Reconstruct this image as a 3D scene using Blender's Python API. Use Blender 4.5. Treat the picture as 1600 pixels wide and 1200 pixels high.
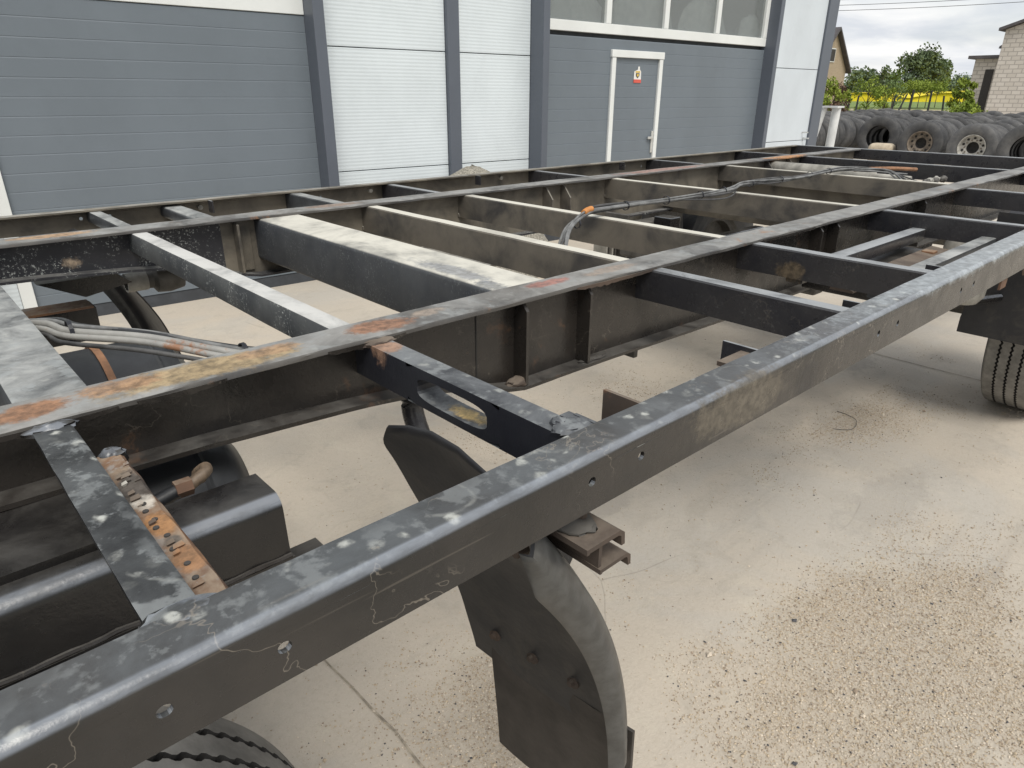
import bpy, bmesh, math, random
from mathutils import Vector, Matrix, noise
random.seed(7)
PI = math.pi
scene = bpy.context.scene
COL = scene.collection
for o in list(bpy.data.objects):
    bpy.data.objects.remove(o)

# ------------------------------------------------------------------ camera
cam_d = bpy.data.cameras.new('camera'); cam = bpy.data.objects.new('camera', cam_d); COL.objects.link(cam)
cam_d.sensor_fit = 'HORIZONTAL'; cam_d.sensor_width = 36.0
cam_d.lens = 1063.476 / 1600 * 36.0
cam_d.clip_start = 0.02; cam_d.clip_end = 6000
YAW, PIT, ROL = math.radians(47.33815), math.radians(23.0903), math.radians(0.29434)
_f = Vector((math.cos(YAW)*math.cos(PIT), math.sin(YAW)*math.cos(PIT), -math.sin(PIT)))
_r = _f.cross(Vector((0, 0, 1))).normalized(); _u = _r.cross(_f)
_R = math.cos(ROL)*_r + math.sin(ROL)*_u; _U = -math.sin(ROL)*_r + math.cos(ROL)*_u
m = Matrix.Identity(4)
for i in range(3):
    m[i][0] = _R[i]; m[i][1] = _U[i]; m[i][2] = -_f[i]
m[0][3], m[1][3], m[2][3] = 0.0, 0.0, 1.6
cam.matrix_world = m
scene.camera = cam

# ------------------------------------------------------------------ sky, sun, exposure
SUN_EL, SUN_AZ = math.radians(56), math.radians(205)       # azimuth measured from +Y clockwise
world = bpy.data.worlds.new('World'); scene.world = world; world.use_nodes = True
wn, wl = world.node_tree.nodes, world.node_tree.links
wn.clear()
def wnode(t, **k):
    n = wn.new(t)
    for a, b in k.items(): setattr(n, a, b)
    return n
w_out = wnode('ShaderNodeOutputWorld'); w_bg = wnode('ShaderNodeBackground'); w_bg.inputs['Strength'].default_value = 0.1
w_sky = wnode('ShaderNodeTexSky'); w_sky.sky_type = 'NISHITA'; w_sky.sun_disc = False
w_sky.sun_elevation = SUN_EL; w_sky.sun_rotation = SUN_AZ; w_sky.air_density = 1.0; w_sky.dust_density = 2.0
w_tc = wnode('ShaderNodeTexCoord'); w_sep = wnode('ShaderNodeSeparateXYZ')
wl.new(w_tc.outputs['Generated'], w_sep.inputs[0])
w_add = wnode('ShaderNodeMath', operation='ADD'); w_add.inputs[1].default_value = 0.16
w_abs = wnode('ShaderNodeMath', operation='ABSOLUTE'); wl.new(w_sep.outputs[2], w_abs.inputs[0]); wl.new(w_abs.outputs[0], w_add.inputs[0])
w_dx = wnode('ShaderNodeMath', operation='DIVIDE'); w_dy = wnode('ShaderNodeMath', operation='DIVIDE')
wl.new(w_sep.outputs[0], w_dx.inputs[0]); wl.new(w_add.outputs[0], w_dx.inputs[1])
wl.new(w_sep.outputs[1], w_dy.inputs[0]); wl.new(w_add.outputs[0], w_dy.inputs[1])
w_cmb = wnode('ShaderNodeCombineXYZ'); wl.new(w_dx.outputs[0], w_cmb.inputs[0]); wl.new(w_dy.outputs[0], w_cmb.inputs[1])
w_n1 = wnode('ShaderNodeTexNoise'); w_n1.inputs['Scale'].default_value = 1.9; w_n1.inputs['Detail'].default_value = 7; w_n1.inputs['Roughness'].default_value = 0.55
w_n1.inputs['Distortion'].default_value = 0.35
w_n2 = wnode('ShaderNodeTexNoise'); w_n2.inputs['Scale'].default_value = 0.55; w_n2.inputs['Detail'].default_value = 4
wl.new(w_cmb.outputs[0], w_n1.inputs['Vector']); wl.new(w_cmb.outputs[0], w_n2.inputs['Vector'])
w_r1 = wnode('ShaderNodeValToRGB')      # cloud brightness
w_r1.color_ramp.elements[0].position = 0.38; w_r1.color_ramp.elements[0].color = (5.5, 5.75, 6.15, 1)
w_r1.color_ramp.elements[1].position = 0.64; w_r1.color_ramp.elements[1].color = (7.5, 7.5, 7.45, 1)
wl.new(w_n1.outputs[0], w_r1.inputs[0])
w_r2 = wnode('ShaderNodeValToRGB')      # cloud cover
w_r2.color_ramp.elements[0].position = 0.30; w_r2.color_ramp.elements[0].color = (.55, .55, .55, 1)
w_r2.color_ramp.elements[1].position = 0.5; w_r2.color_ramp.elements[1].color = (1, 1, 1, 1)
wl.new(w_n2.outputs[0], w_r2.inputs[0])
w_mix = wnode('ShaderNodeMixRGB'); wl.new(w_r2.outputs[0], w_mix.inputs[0]); wl.new(w_sky.outputs[0], w_mix.inputs[1]); wl.new(w_r1.outputs[0], w_mix.inputs[2])
wl.new(w_mix.outputs[0], w_bg.inputs['Color']); wl.new(w_bg.outputs[0], w_out.inputs[0])

sun_d = bpy.data.lights.new('sun', 'SUN'); sun_d.energy = 2.2; sun_d.angle = math.radians(28); sun_d.color = (1.0, 0.95, 0.87)
sun = bpy.data.objects.new('sun', sun_d); COL.objects.link(sun)
_d = Vector((math.sin(SUN_AZ)*math.cos(SUN_EL), math.cos(SUN_AZ)*math.cos(SUN_EL), math.sin(SUN_EL)))
sun.rotation_euler = (-_d).to_track_quat('-Z', 'Y').to_euler(); sun.location = (0, -8, 20)
scene.view_settings.view_transform = 'Standard'; scene.view_settings.look = 'None'
scene.view_settings.gamma = 1.0; scene.view_settings.exposure = 0.43
scene.view_settings.use_curve_mapping = False
scene.render.engine = 'CYCLES'

# ------------------------------------------------------------------ materials
class NT:
    """small helper around one material's node tree"""
    def __init__(s, name, rough=0.6, metal=0.0, spec=0.5):
        s.m = bpy.data.materials.new(name); s.m.use_nodes = True
        s.n, s.l = s.m.node_tree.nodes, s.m.node_tree.links
        s.b = s.n['Principled BSDF']; s.b.inputs['Roughness'].default_value = rough
        s.b.inputs['Metallic'].default_value = metal; s.b.inputs['Specular IOR Level'].default_value = spec
        s.geo = s.n.new('ShaderNodeNewGeometry'); s.pos = s.geo.outputs['Position']
    def node(s, t, **k):
        n = s.n.new(t)
        for a, b in k.items(): setattr(n, a, b)
        return n
    def sock(s, node_in, v):
        if isinstance(v, (int, float)): node_in.default_value = v
        elif isinstance(v, tuple): node_in.default_value = v if len(v) == 4 or node_in.type == 'VECTOR' else (*v, 1)
        else: s.l.new(v, node_in)
    def math(s, op, a, b=0.0, clamp=False):
        n = s.node('ShaderNodeMath', operation=op); n.use_clamp = clamp
        s.sock(n.inputs[0], a); s.sock(n.inputs[1], b); return n.outputs[0]
    def mix(s, f, a, b):
        n = s.node('ShaderNodeMixRGB'); s.sock(n.inputs[0], f); s.sock(n.inputs[1], a); s.sock(n.inputs[2], b); return n.outputs[0]
    def noise(s, scale, detail=4, rough=0.55, dist=0.0, stretch=None, off=(0, 0, 0)):
        mp = s.node('ShaderNodeMapping'); s.l.new(s.pos, mp.inputs[0])
        mp.inputs['Location'].default_value = off
        if stretch: mp.inputs['Scale'].default_value = stretch
        n = s.node('ShaderNodeTexNoise'); s.l.new(mp.outputs[0], n.inputs['Vector'])
        n.inputs['Scale'].default_value = scale; n.inputs['Detail'].default_value = detail
        n.inputs['Roughness'].default_value = rough; n.inputs['Distortion'].default_value = dist
        return n.outputs[0]
    def voro(s, scale, feature='F1', stretch=None, warp=0.0):
        p = s.pos
        if warp:
            nz = s.node('ShaderNodeTexNoise'); s.l.new(p, nz.inputs['Vector']); nz.inputs['Scale'].default_value = scale*1.3; nz.inputs['Detail'].default_value = 3
            vm = s.node('ShaderNodeVectorMath', operation='MULTIPLY_ADD'); s.l.new(nz.outputs['Color'], vm.inputs[0])
            vm.inputs[1].default_value = (warp,)*3; s.l.new(p, vm.inputs[2]); p = vm.outputs[0]
        mp = s.node('ShaderNodeMapping'); s.l.new(p, mp.inputs[0])
        if stretch: mp.inputs['Scale'].default_value = stretch
        n = s.node('ShaderNodeTexVoronoi', feature=feature); s.l.new(mp.outputs[0], n.inputs['Vector']); n.inputs['Scale'].default_value = scale
        return n
    def step(s, v, lo, hi):
        n = s.node('ShaderNodeMapRange', interpolation_type='SMOOTHSTEP'); s.sock(n.inputs[0], v)
        n.inputs[1].default_value = lo; n.inputs[2].default_value = hi; n.inputs[3].default_value = 0; n.inputs[4].default_value = 1
        return n.outputs[0]
    def upface(s, lo=0.55, hi=0.9):
        sp = s.node('ShaderNodeSeparateXYZ'); s.l.new(s.geo.outputs['Normal'], sp.inputs[0]); return s.step(sp.outputs[2], lo, hi)
    def patch(s, c, r, wob=0.6, nscale=14):
        """irregular blotch of its own shape around a world point"""
        vm = s.node('ShaderNodeVectorMath', operation='SUBTRACT'); s.l.new(s.pos, vm.inputs[0]); vm.inputs[1].default_value = c
        dv = s.node('ShaderNodeVectorMath', operation='DIVIDE'); s.l.new(vm.outputs[0], dv.inputs[0]); dv.inputs[1].default_value = r
        ln = s.node('ShaderNodeVectorMath', operation='LENGTH'); s.l.new(dv.outputs[0], ln.inputs[0])
        a = s.math('ADD', ln.outputs['Value'], s.math('MULTIPLY', s.math('SUBTRACT', s.noise(nscale, 6, .65), .5), wob*2))
        a = s.math('ADD', a, s.math('MULTIPLY', s.math('SUBTRACT', s.noise(nscale*6, 5, .75), .5), wob*1.6))
        return s.math('SUBTRACT', 1.0, s.step(a, .62, 1.05))
    def bump(s, h, strength=0.3, dist=0.01):
        n = s.node('ShaderNodeBump'); n.inputs['Strength'].default_value = strength; n.inputs['Distance'].default_value = dist
        s.sock(n.inputs['Height'], h); s.l.new(n.outputs[0], s.b.inputs['Normal'])
    def done(s, col, rough=None):
        s.sock(s.b.inputs['Base Color'], col)
        if rough is not None: s.sock(s.b.inputs['Roughness'], rough)
        return s.m

def M(v): return (v, v, v)
T = 1.2039           # height of the trailer's top flanges above the ground
RUST = (.30, .125, .05)
def steel(name, base, base2, dust=0.4, dustcol=(.30, .31, .31), dscale=9, spots=0.0, rust=0.0, side=0.0, rough=.42, patches=(), speck=0.0, sidecol=(.17, .15, .12), dr=(.28, .70), fold_sheen=0.0, blot=0.0, lines=0.0):
    """black paint over steel: settled dust on top, dried water marks, rust"""
    t = NT(name, rough)
    up = t.upface()
    col = t.mix(t.step(t.noise(6, 5), .35, .7), base, base2)
    if side:
        sd = t.math('MULTIPLY', t.step(t.noise(4.5, 6, .62, .4), .33, .62), side)
        col = t.mix(sd, col, sidecol)
    if speck:
        sp = t.math('MULTIPLY', t.step(t.noise(130, 3, .8), .57, .63), t.step(t.noise(11, 5, .65), .44, .62))
        col = t.mix(t.math('MULTIPLY', sp, speck), col, (.42, .44, .42))
    dm = t.math('MULTIPLY', up, t.math('MULTIPLY', t.step(t.noise(dscale, 7, .65, .5), *dr), dust))
    col = t.mix(dm, col, dustcol)
    if blot:
        bm_ = t.math('MULTIPLY', t.step(t.noise(21, 5, .62, .15), .52, .61), t.step(t.noise(5.5, 4), .36, .58))
        bm_ = t.math('MAXIMUM', bm_, t.math('MULTIPLY', t.step(t.noise(62, 5, .65, .1, off=(2, 5, 1)), .58, .68), .8))
        col = t.mix(t.math('MULTIPLY', t.math('MULTIPLY', bm_, up), blot), col, (.30, .32, .325))
    if spots:
        v = t.voro(38, warp=.022); v2 = t.voro(11, warp=.05)
        blob = t.math('SUBTRACT', 1.0, t.step(v.outputs['Distance'], .16, .40))
        sep = t.node('ShaderNodeSeparateColor'); t.l.new(v.outputs['Color'], sep.inputs[0])
        blob = t.math('MULTIPLY', blob, t.step(sep.outputs[0], .35, .75))
        ring = t.math('SUBTRACT', 1.0, t.step(t.math('ABSOLUTE', t.math('SUBTRACT', v2.outputs['Distance'], .40)), .0, .045))
        sep2 = t.node('ShaderNodeSeparateColor'); t.l.new(v2.outputs['Color'], sep2.inputs[0])
        ring = t.math('MULTIPLY', ring, t.step(sep2.outputs[1], .45, .6))
        sm = t.math('MULTIPLY', up, t.math('MAXIMUM', blob, t.math('MULTIPLY', ring, .3)))
        sm = t.math('MULTIPLY', sm, t.math('MULTIPLY', t.step(t.noise(60, 4, .7), .30, .62), spots))
        col = t.mix(sm, col, (.44, .45, .42))
    if lines:  # hairline tide marks and scratches in the paint
        ln_ = t.math('SUBTRACT', 1.0, t.step(t.math('ABSOLUTE', t.math('SUBTRACT', t.noise(6.5, 5, .55, .3, off=(6, 2, 1)), .5)), .0, .0045))
        ln_ = t.math('MULTIPLY', ln_, t.step(t.noise(5, 3, off=(1, 1, 4)), .45, .6))
        sc_ = t.math('MULTIPLY', t.step(t.noise(60, 2, .5, stretch=(.06, 1, 1.4), off=(0, 3, 0)), .70, .76), .35)
        col = t.mix(t.math('MULTIPLY', t.math('MAXIMUM', ln_, sc_), lines), col, (.26, .23, .19))
    if fold_sheen:   # sky highlight painted as pale colour along rounded folds, masked by normal
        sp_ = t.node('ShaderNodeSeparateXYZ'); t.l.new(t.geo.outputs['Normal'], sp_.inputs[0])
        sheen_m = t.math('MULTIPLY', t.step(sp_.outputs[2], .28, .55), t.math('SUBTRACT', 1.0, t.step(sp_.outputs[2], .93, .995)))
        sheen_m = t.math('MULTIPLY', sheen_m, t.math('ADD', .45, t.math('MULTIPLY', t.step(t.noise(30, 6, .7, stretch=(.3, 1, 1)), .3, .62), .55)))
        col = t.mix(t.math('MULTIPLY', sheen_m, fold_sheen), col, (.33, .365, .42))
    rm_ = t.math('MULTIPLY', t.step(t.noise(8, 8, .7, .3, off=(3, 1, 7)), .60, .68), rust) if rust else None
    if rm_ is not None:
        col = t.mix(rm_, col, t.mix(t.noise(50, 4), (.20, .085, .04), (.36, .19, .09)))
    for (c, r, pc, st) in patches:
        pm = t.math('MULTIPLY', t.patch(c, r), st)
        pc2 = tuple(min(1, x*1.5) for x in pc); pc1 = tuple(x*.55 for x in pc)
        col = t.mix(pm, col, t.mix(t.step(t.noise(55, 5, .7), .3, .7), pc1, pc2))
    rg = t.math('ADD', rough, t.math('MULTIPLY', t.math('MAXIMUM', dm, 0.0), .35), True)
    rg = t.math('ADD', rg, t.math('MULTIPLY', t.math('SUBTRACT', t.noise(23, 5), .5), .3), True)
    t.bump(t.math('ADD', t.noise(38, 6, .65), t.math('MULTIPLY', t.noise(240, 2), .15)), .22, .004)
    return t.done(col, rg)

TAN = (.265, .20, .115)
m_rail = steel('rail_black_paint', (.017, .0165, .016), (.030, .028, .027), dust=.42, dustcol=(.17, .19, .205), spots=.8, blot=.30, fold_sheen=.42, side=.30, lines=.5, sidecol=(.055, .047, .040), rough=.27, dscale=5,
               patches=[((.90, .457, T-.035), (.16, .03, .045), (.09, .078, .06), .85), ((1.12, .457, T-.06), (.05, .03, .04), (.012, .012, .014), .9), ((2.2, .49, T+.02), (1.1, .06, .045), (.30, .33, .35), .55)])  # last patch: dust plus grazing sky reflection painted on the far top
m_flange = steel('main_flange_paint', (.040, .040, .042), (.095, .092, .088), dust=.80, dustcol=(.31, .31, .30), spots=.25, blot=.35, rust=.55, dscale=7, rough=.5, side=.2,
                 patches=[((.085, 1.05, T), (.060, .033, .05), (.22, .115, .062), .95), ((.31, 1.048, T), (.17, .045, .05), TAN, .95),
                          ((.20, 1.06, T), (.07, .03, .05), (.27, .16, .09), .8), ((.42, 1.06, T), (.06, .025, .05), (.27, .17, .10), .7),
                          ((.635, 1.05, T), (.075, .036, .05), (.21, .112, .068), .95), ((.75, 1.06, T), (.05, .02, .05), (.30, .24, .19), .6),
                          ((1.09, 1.062, T), (.07, .026, .05), (.27, .11, .085), .75), ((1.3, 1.05, T), (.10, .025, .05), (.24, .17, .12), .5),
                          ((.37, 2.43, T), (.13, .035, .05), (.36, .23, .13), .8), ((1.30, 2.43, T), (.14, .04, .05), (.22, .15, .11), .7),
                          ((3.4, 2.42, T), (.45, .05, .05), (.28, .16, .13), .75), ((4.8, 2.40, T), (.30, .05, .05), (.42, .2, .07), .8)])
m_web = steel('main_web_paint', (.010, .0098, .010), (.020, .0185, .0175), dust=.6, dustcol=(.15, .145, .135), side=.32, sidecol=(.060, .050, .041), rust=.15, lines=.25, rough=.28)
m_webin = steel('inner_web_dusty', (.05, .046, .040), (.10, .088, .070), dust=.8, dustcol=(.34, .335, .31), side=.8, sidecol=(.19, .168, .132), rough=.7)
m_webneck = steel('neck_web_flecked', (.018, .019, .024), (.035, .035, .040), dust=.8, dustcol=(.22, .22, .21), speck=1.0, rough=.5,
                  patches=[((.40, 2.37, T-.085), (.04, .06, .022), (.36, .28, .2), .9), ((.60, 2.37, T-.07), (.03, .06, .025), (.27, .25, .21), .8)])
m_cross = steel('cross_member_dusty', (.032, .031, .032), (.08, .072, .060), dust=1.0, dustcol=(.55, .535, .475), dr=(.10, .58), dscale=2.2, side=.75, sidecol=(.165, .145, .115), rough=.65)
m_crossb = steel('cross_member_black', (.016, .017, .022), (.027, .027, .032), dust=.75, dustcol=(.35, .37, .385), dr=(.15, .6), side=.25, sidecol=(.065, .06, .053), rough=.30, speck=.08, lines=.15,
                 patches=[((1.885, .87, T-.07), (.1, .05, .035), (.11, .085, .055), .7)])
m_box = steel('box_beam_paint', (.030, .034, .042), (.055, .060, .068), dust=1.0, dustcol=(.56, .545, .485), dr=(.24, .58), dscale=3, side=.25, sidecol=(.10, .10, .095), rough=.55, speck=.25,
              patches=[((1.02, 1.33, T), (.045, .22, .02), (.15, .16, .18), .7), ((1.0, 1.16, T), (.04, .08, .02), (.10, .11, .125), .7)])
m_c8 = steel('cross_tube_flecked', (.045, .050, .055), (.10, .105, .105), dust=1.0, dustcol=(.50, .50, .485), dr=(.1, .6), dscale=9, blot=.3, speck=1.0, rough=.6)
m_plate = steel('wide_plate_worn', (.028, .031, .036), (.06, .066, .072), dust=.9, dustcol=(.40, .41, .40), dr=(.2, .75), dscale=11, blot=.55, spots=.35, rough=.42)
m_o5 = steel('slotted_outrigger_paint', (.017, .018, .024), (.028, .03, .036), dust=.75, dustcol=(.22, .235, .245), spots=.45, blot=.45, rough=.38, patches=[((.596, .965, T), (.03, .035, .05), (.27, .165, .11), .9), ((.60, .74, T-.056), (.022, .065, .012), (.62, .44, .17), .75)])
m_o6 = steel('angle_outrigger_paint', (.0105, .0105, .012), (.020, .021, .023), dust=.45, dustcol=(.13, .14, .145), spots=1.0, blot=.5, rough=.3)
m_black = steel('black_gloss_paint', (.006, .006, .007), (.010, .0098, .0098), dust=.45, dustcol=(.13, .125, .115), fold_sheen=.45, rough=.28, side=.3, sidecol=(.028, .024, .021))
m_rusty = steel('rusty_steel', (.13, .07, .042), (.28, .14, .065), dust=.75, dustcol=(.30, .25, .19), dscale=30, blot=.45, side=.6, sidecol=(.075, .05, .037), rust=.8, rough=.85,
                patches=[((.138, .80, T-.026), (.02, .05, .02), (.06, .055, .05), .9), ((.138, .70, T-.026), (.018, .035, .02), (.26, .135, .058), .9), ((.14, .62, T-.026), (.018, .03, .02), (.24, .125, .06), .8), ((.137, .66, T-.026), (.012, .015, .02), (.09, .08, .07), .9), ((.137, .755, T-.026), (.012, .02, .02), (.46, .43, .38), .7)])
m_rustdk = steel('brown_rusted_steel', (.055, .042, .034), (.10, .07, .052), dust=.7, dustcol=(.21, .175, .14), rust=.5, rough=.8)

def plain(name, col, rough=.6, var=.15, scale=12, bump=.1, metal=0.0, bscale=60):
    t = NT(name, rough, metal)
    a = tuple(c*(1-var) for c in col); b = tuple(min(1, c*(1+var)) for c in col)
    t.bump(t.noise(bscale, 4), bump, .004)
    return t.done(t.mix(t.step(t.noise(scale, 5, .6), .3, .7), a, b))
m_plastic = NT('fender_plastic', .45)
_t = m_plastic
_c = _t.mix(_t.step(_t.noise(7, 5, .6), .35, .7), (.014, .0145, .017), (.024, .024, .026))
_c = _t.mix(_t.math('MULTIPLY', _t.step(_t.noise(11, 8, .75, .5), .48, .72), .55), _c, (.062, .055, .046))
_t.bump(_t.noise(90, 4), .12, .004)
m_plastic = _t.done(_c, _t.math('ADD', .36, _t.math('MULTIPLY', _t.noise(18, 5), .22)))
m_lip = plain('fender_lip_scuffed', (.060, .061, .060), .38, .28, 34)
m_flap = plain('rubber_flap', (.040, .035, .031), .62, .35, 9, .3)
m_rubber = NT('tyre_rubber', .8)
_t = m_rubber
_oi = _t.node('ShaderNodeObjectInfo')
_c = _t.mix(_t.step(_t.noise(5, 5, .65), .35, .7), _t.mix(_oi.outputs['Random'], (.040, .041, .044), (.095, .096, .10)), _t.mix(_oi.outputs['Random'], (.075, .074, .073), (.16, .158, .155)))
_t.bump(_t.noise(80, 4), .2, .004); m_rubber = _t.done(_c)
m_tread = NT('tyre_tread_dusty', .85)
_t = m_tread
_c = _t.mix(_t.step(_t.noise(9, 6, .65), .3, .7), (.12, .115, .105), (.26, .25, .23))
_t.bump(_t.noise(120, 4), .3, .003); m_tread = _t.done(_c)
m_groove = plain('tread_groove', (.022, .021, .02), .9)
m_rim = plain('wheel_rim_grey', (.38, .37, .34), .5, .3, 14)
m_rimrust = plain('wheel_rim_dirty', (.17, .14, .11), .65, .4, 10)
m_hose = plain('black_hose', (.02, .021, .023), .4, .3)
m_cableg = plain('grey_dusty_cable', (.15, .153, .153), .6, .35, 20)
m_cabled = plain('dark_dusty_cable', (.06, .06, .06), .6, .4, 20)
m_pipe = NT('painted_pipe', .5); _t = m_pipe
_c = _t.mix(_t.step(_t.noise(11, 6, .65), .58, .66), _t.mix(_t.noise(30, 4), (.17, .17, .165), (.37, .365, .34)), (.25, .13, .075)); m_pipe = _t.done(_c)
m_tie = plain('cable_tie', (.012, .013, .018), .4)
m_orange = plain('orange_tape', (.55, .22, .05), .5)
m_strap = plain('brown_strap', (.25, .13, .07), .75, .35, 20)
m_tank = plain('air_tank_paint', (.026, .028, .031), .4, .35, 8)
m_grey_d = plain('oily_grey_metal', (.085, .08, .072), .6, .4, 12)
m_silver = plain('weathered_grey_metal', (.30, .29, .26), .55, .35, 12)
m_brass = plain('corroded_fitting', (.13, .095, .065), .6, .5, 40)

# ---- hall materials
def panelmat(name, col, rough, wave=0.0, var=.05):
    t = NT(name, rough)
    c = t.mix(t.step(t.noise(1.6, 5, .6, stretch=(1, 1, .6)), .3, .7), tuple(x*(1-var) for x in col), tuple(x*(1+var) for x in col))
    grime = t.math('MULTIPLY', t.step(t.noise(2.2, 7, .7, .5), .52, .78), .22)
    c = t.mix(grime, c, tuple(x*.72 for x in col))
    if wave:
        sp = t.node('ShaderNodeSeparateXYZ'); t.l.new(t.pos, sp.inputs[0])
        w = t.math('SINE', t.math('MULTIPLY', sp.outputs[2], 2*PI/wave)); t.bump(w, .16, .003)
    else:
        t.bump(t.noise(160, 3), .12, .002)
    return t.done(c)
m_door = panelmat('door_slat_grey', (.140, .165, .190), .45)
m_white = panelmat('white_sandwich_panel', (.63, .685, .715), .5, .030)
m_whitep = panelmat('white_flat_panel', (.57, .62, .665), .5, .012)
m_pil = panelmat('dark_blue_grey_trim', (.098, .112, .138), .42)
m_pild = panelmat('dark_grey_trim', (.085, .095, .115), .45)
m_frame = panelmat('white_frame', (.70, .72, .71), .4)
m_inside = plain('hall_interior', (.16, .165, .165), .8)
m_pane_refl = plain('pane_reflection', (.62, .62, .60), .7)
_t = NT('window_glass', .08); _g = _t
_g.b.inputs['Base Color'].default_value = (.30, .32, .32, 1)
_tr = _g.node('ShaderNodeBsdfTransparent'); _tr.inputs[0].default_value = (.85, .88, .88, 1)
_mx = _g.node('ShaderNodeMixShader'); _mx.inputs[0].default_value = .42
_g.l.new(_tr.outputs[0], _mx.inputs[1]); _g.l.new(_g.b.outputs[0], _mx.inputs[2])
_g.l.new(_mx.outputs[0], _g.n['Material Output'].inputs[0]); m_glass = _g.m
m_seal = plain('rubber_seal', (.045, .05, .058), .7)
m_silver2 = plain('brushed_handle', (.62, .62, .6), .35, .1, metal=.6)

# ------------------------------------------------------------------ mesh helpers
class Part:
    pass
def empty(name, loc, label, cat, group=None, rotz=0):
    o = bpy.data.objects.new(name, None); COL.objects.link(o); o.location = loc; o.rotation_euler[2] = rotz
    o.empty_display_size = .2
    o['label'] = label; o['category'] = cat
    if group: o['group'] = group
    return o
def tag(o, label=None, cat=None, group=None, kind=None):
    for k, v in (('label', label), ('category', cat), ('group', group), ('kind', kind)):
        if v: o[k] = v
    return o
def obj(name, verts, faces, mat, parent=None, smooth=False, bevel=0.0, world=True, mats=None, fm=None, seg=2):
    me = bpy.data.meshes.new(name)
    off = Vector((0, 0, 0))
    if parent is not None and world:
        p = parent
        while p is not None:
            off += p.location; p = p.parent
    me.from_pydata([tuple(Vector(v)-off) for v in verts], [], faces)
    me.validate(); 
    bm = bmesh.new(); bm.from_mesh(me)
    bmesh.ops.recalc_face_normals(bm, faces=bm.faces)
    if bevel:
        es = [e for e in bm.edges if len(e.link_faces) == 2 and e.calc_face_angle(0) > .6]
        bmesh.ops.bevel(bm, geom=es, offset=bevel, segments=seg, affect='EDGES', profile=.5, clamp_overlap=True)
    bm.to_mesh(me); bm.free()
    for mm in (mats or [mat]): me.materials.append(mm)
    if fm:
        for p_, i_ in zip(me.polygons, fm): p_.material_index = i_
    o = bpy.data.objects.new(name, me); COL.objects.link(o)
    if parent is not None: o.parent = parent
    if smooth:
        for p_ in me.polygons: p_.use_smooth = True
        try: me.set_sharp_from_angle(angle=math.radians(40))
        except Exception: pass
    return o
def boxg(x0, x1, y0, y1, z0, z1):
    v = [(x, y, z) for x in (x0, x1) for y in (y0, y1) for z in (z0, z1)]
    f = [(0, 1, 3, 2), (4, 6, 7, 5), (0, 4, 5, 1), (2, 3, 7, 6), (0, 2, 6, 4), (1, 5, 7, 3)]
    return v, f
def box(name, x0, x1, y0, y1, z0, z1, mat, parent=None, bevel=0.0, **k):
    v, f = boxg(x0, x1, y0, y1, z0, z1); return obj(name, v, f, mat, parent, bevel=bevel, **k)
def join(*gs):
    V, F = [], []
    for v, f in gs:
        o = len(V); V += list(v); F += [tuple(i+o for i in q) for q in f]
    return V, F
def sweep(profile, path_pts, closed=True):
    """profile: function i -> list of 3d pts for station i"""
    V, F = [], []
    n = None
    for i in range(path_pts):
        r = profile(i); n = len(r); V += r
    for i in range(path_pts-1):
        for j in range(n if closed else n-1):
            a = i*n+j; b = i*n+(j+1) % n
            F.append((a, b, b+n, a+n))
    if closed:
        F.append(tuple(range(n))[::-1]); F.append(tuple((path_pts-1)*n+j for j in range(n)))
    return V, F
def along_x(prof, xs, jit=0.0, seed=0, zf=None):
    """prof: [(y,z)], extruded along stations xs with a little unevenness"""
    def st(i):
        x = xs[i]; out = []
        for k, (y, z) in enumerate(prof):
            dy = dz = 0
            if jit:
                dy = noise.noise(Vector((x*9+seed, k*.37, 1.7)))*jit + noise.noise(Vector((x*45+seed, k*.37, 5.1)))*jit*.5
                dz = noise.noise(Vector((x*6+seed, k*.11, 9.3)))*jit*.5
            if zf: z = zf(x, z)
            out.append((x, y+dy, z+dz))
        return out
    return sweep(st, len(xs))
def along_y(prof, y0, y1, n=2):
    return sweep(lambda i: [(x, y0+(y1-y0)*i/(n-1), z) for x, z in prof], n)
def lin(a, b, n): return [a+(b-a)*i/(n-1) for i in range(n)]
def tube(pts, r, n=8, sub=6, cap=True):
    """tube along a smooth path"""
    P = [Vector(p) for p in pts]
    Q = []
    for i in range(len(P)-1):
        p0 = P[max(i-1, 0)]; p1 = P[i]; p2 = P[i+1]; p3 = P[min(i+2, len(P)-1)]
        for k in range(sub):
            t = k/sub
            Q.append(.5*((2*p1)+(p2-p0)*t+(2*p0-5*p1+4*p2-p3)*t*t+(3*p1-p0-3*p2+p3)*t**3))
    Q.append(P[-1])
    rr = r if callable(r) else (lambda u: r)
    V, F = [], []
    up = Vector((0, 0, 1))
    for i, q in enumerate(Q):
        d = (Q[min(i+1, len(Q)-1)]-Q[max(i-1, 0)]).normalized()
        a = d.cross(up)
        if a.length < .1: a = d.cross(Vector((1, 0, 0)))
        a.normalize(); b = d.cross(a)
        R_ = rr(i/(len(Q)-1))
        for k in range(n):
            t = 2*PI*k/n; V.append(tuple(q+a*math.cos(t)*R_+b*math.sin(t)*R_))
    for i in range(len(Q)-1):
        for k in range(n):
            a = i*n+k; b = i*n+(k+1) % n; F.append((a, b, b+n, a+n))
    if cap:
        F.append(tuple(range(n))[::-1]); F.append(tuple((len(Q)-1)*n+k for k in range(n)))
    return V, F
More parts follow.
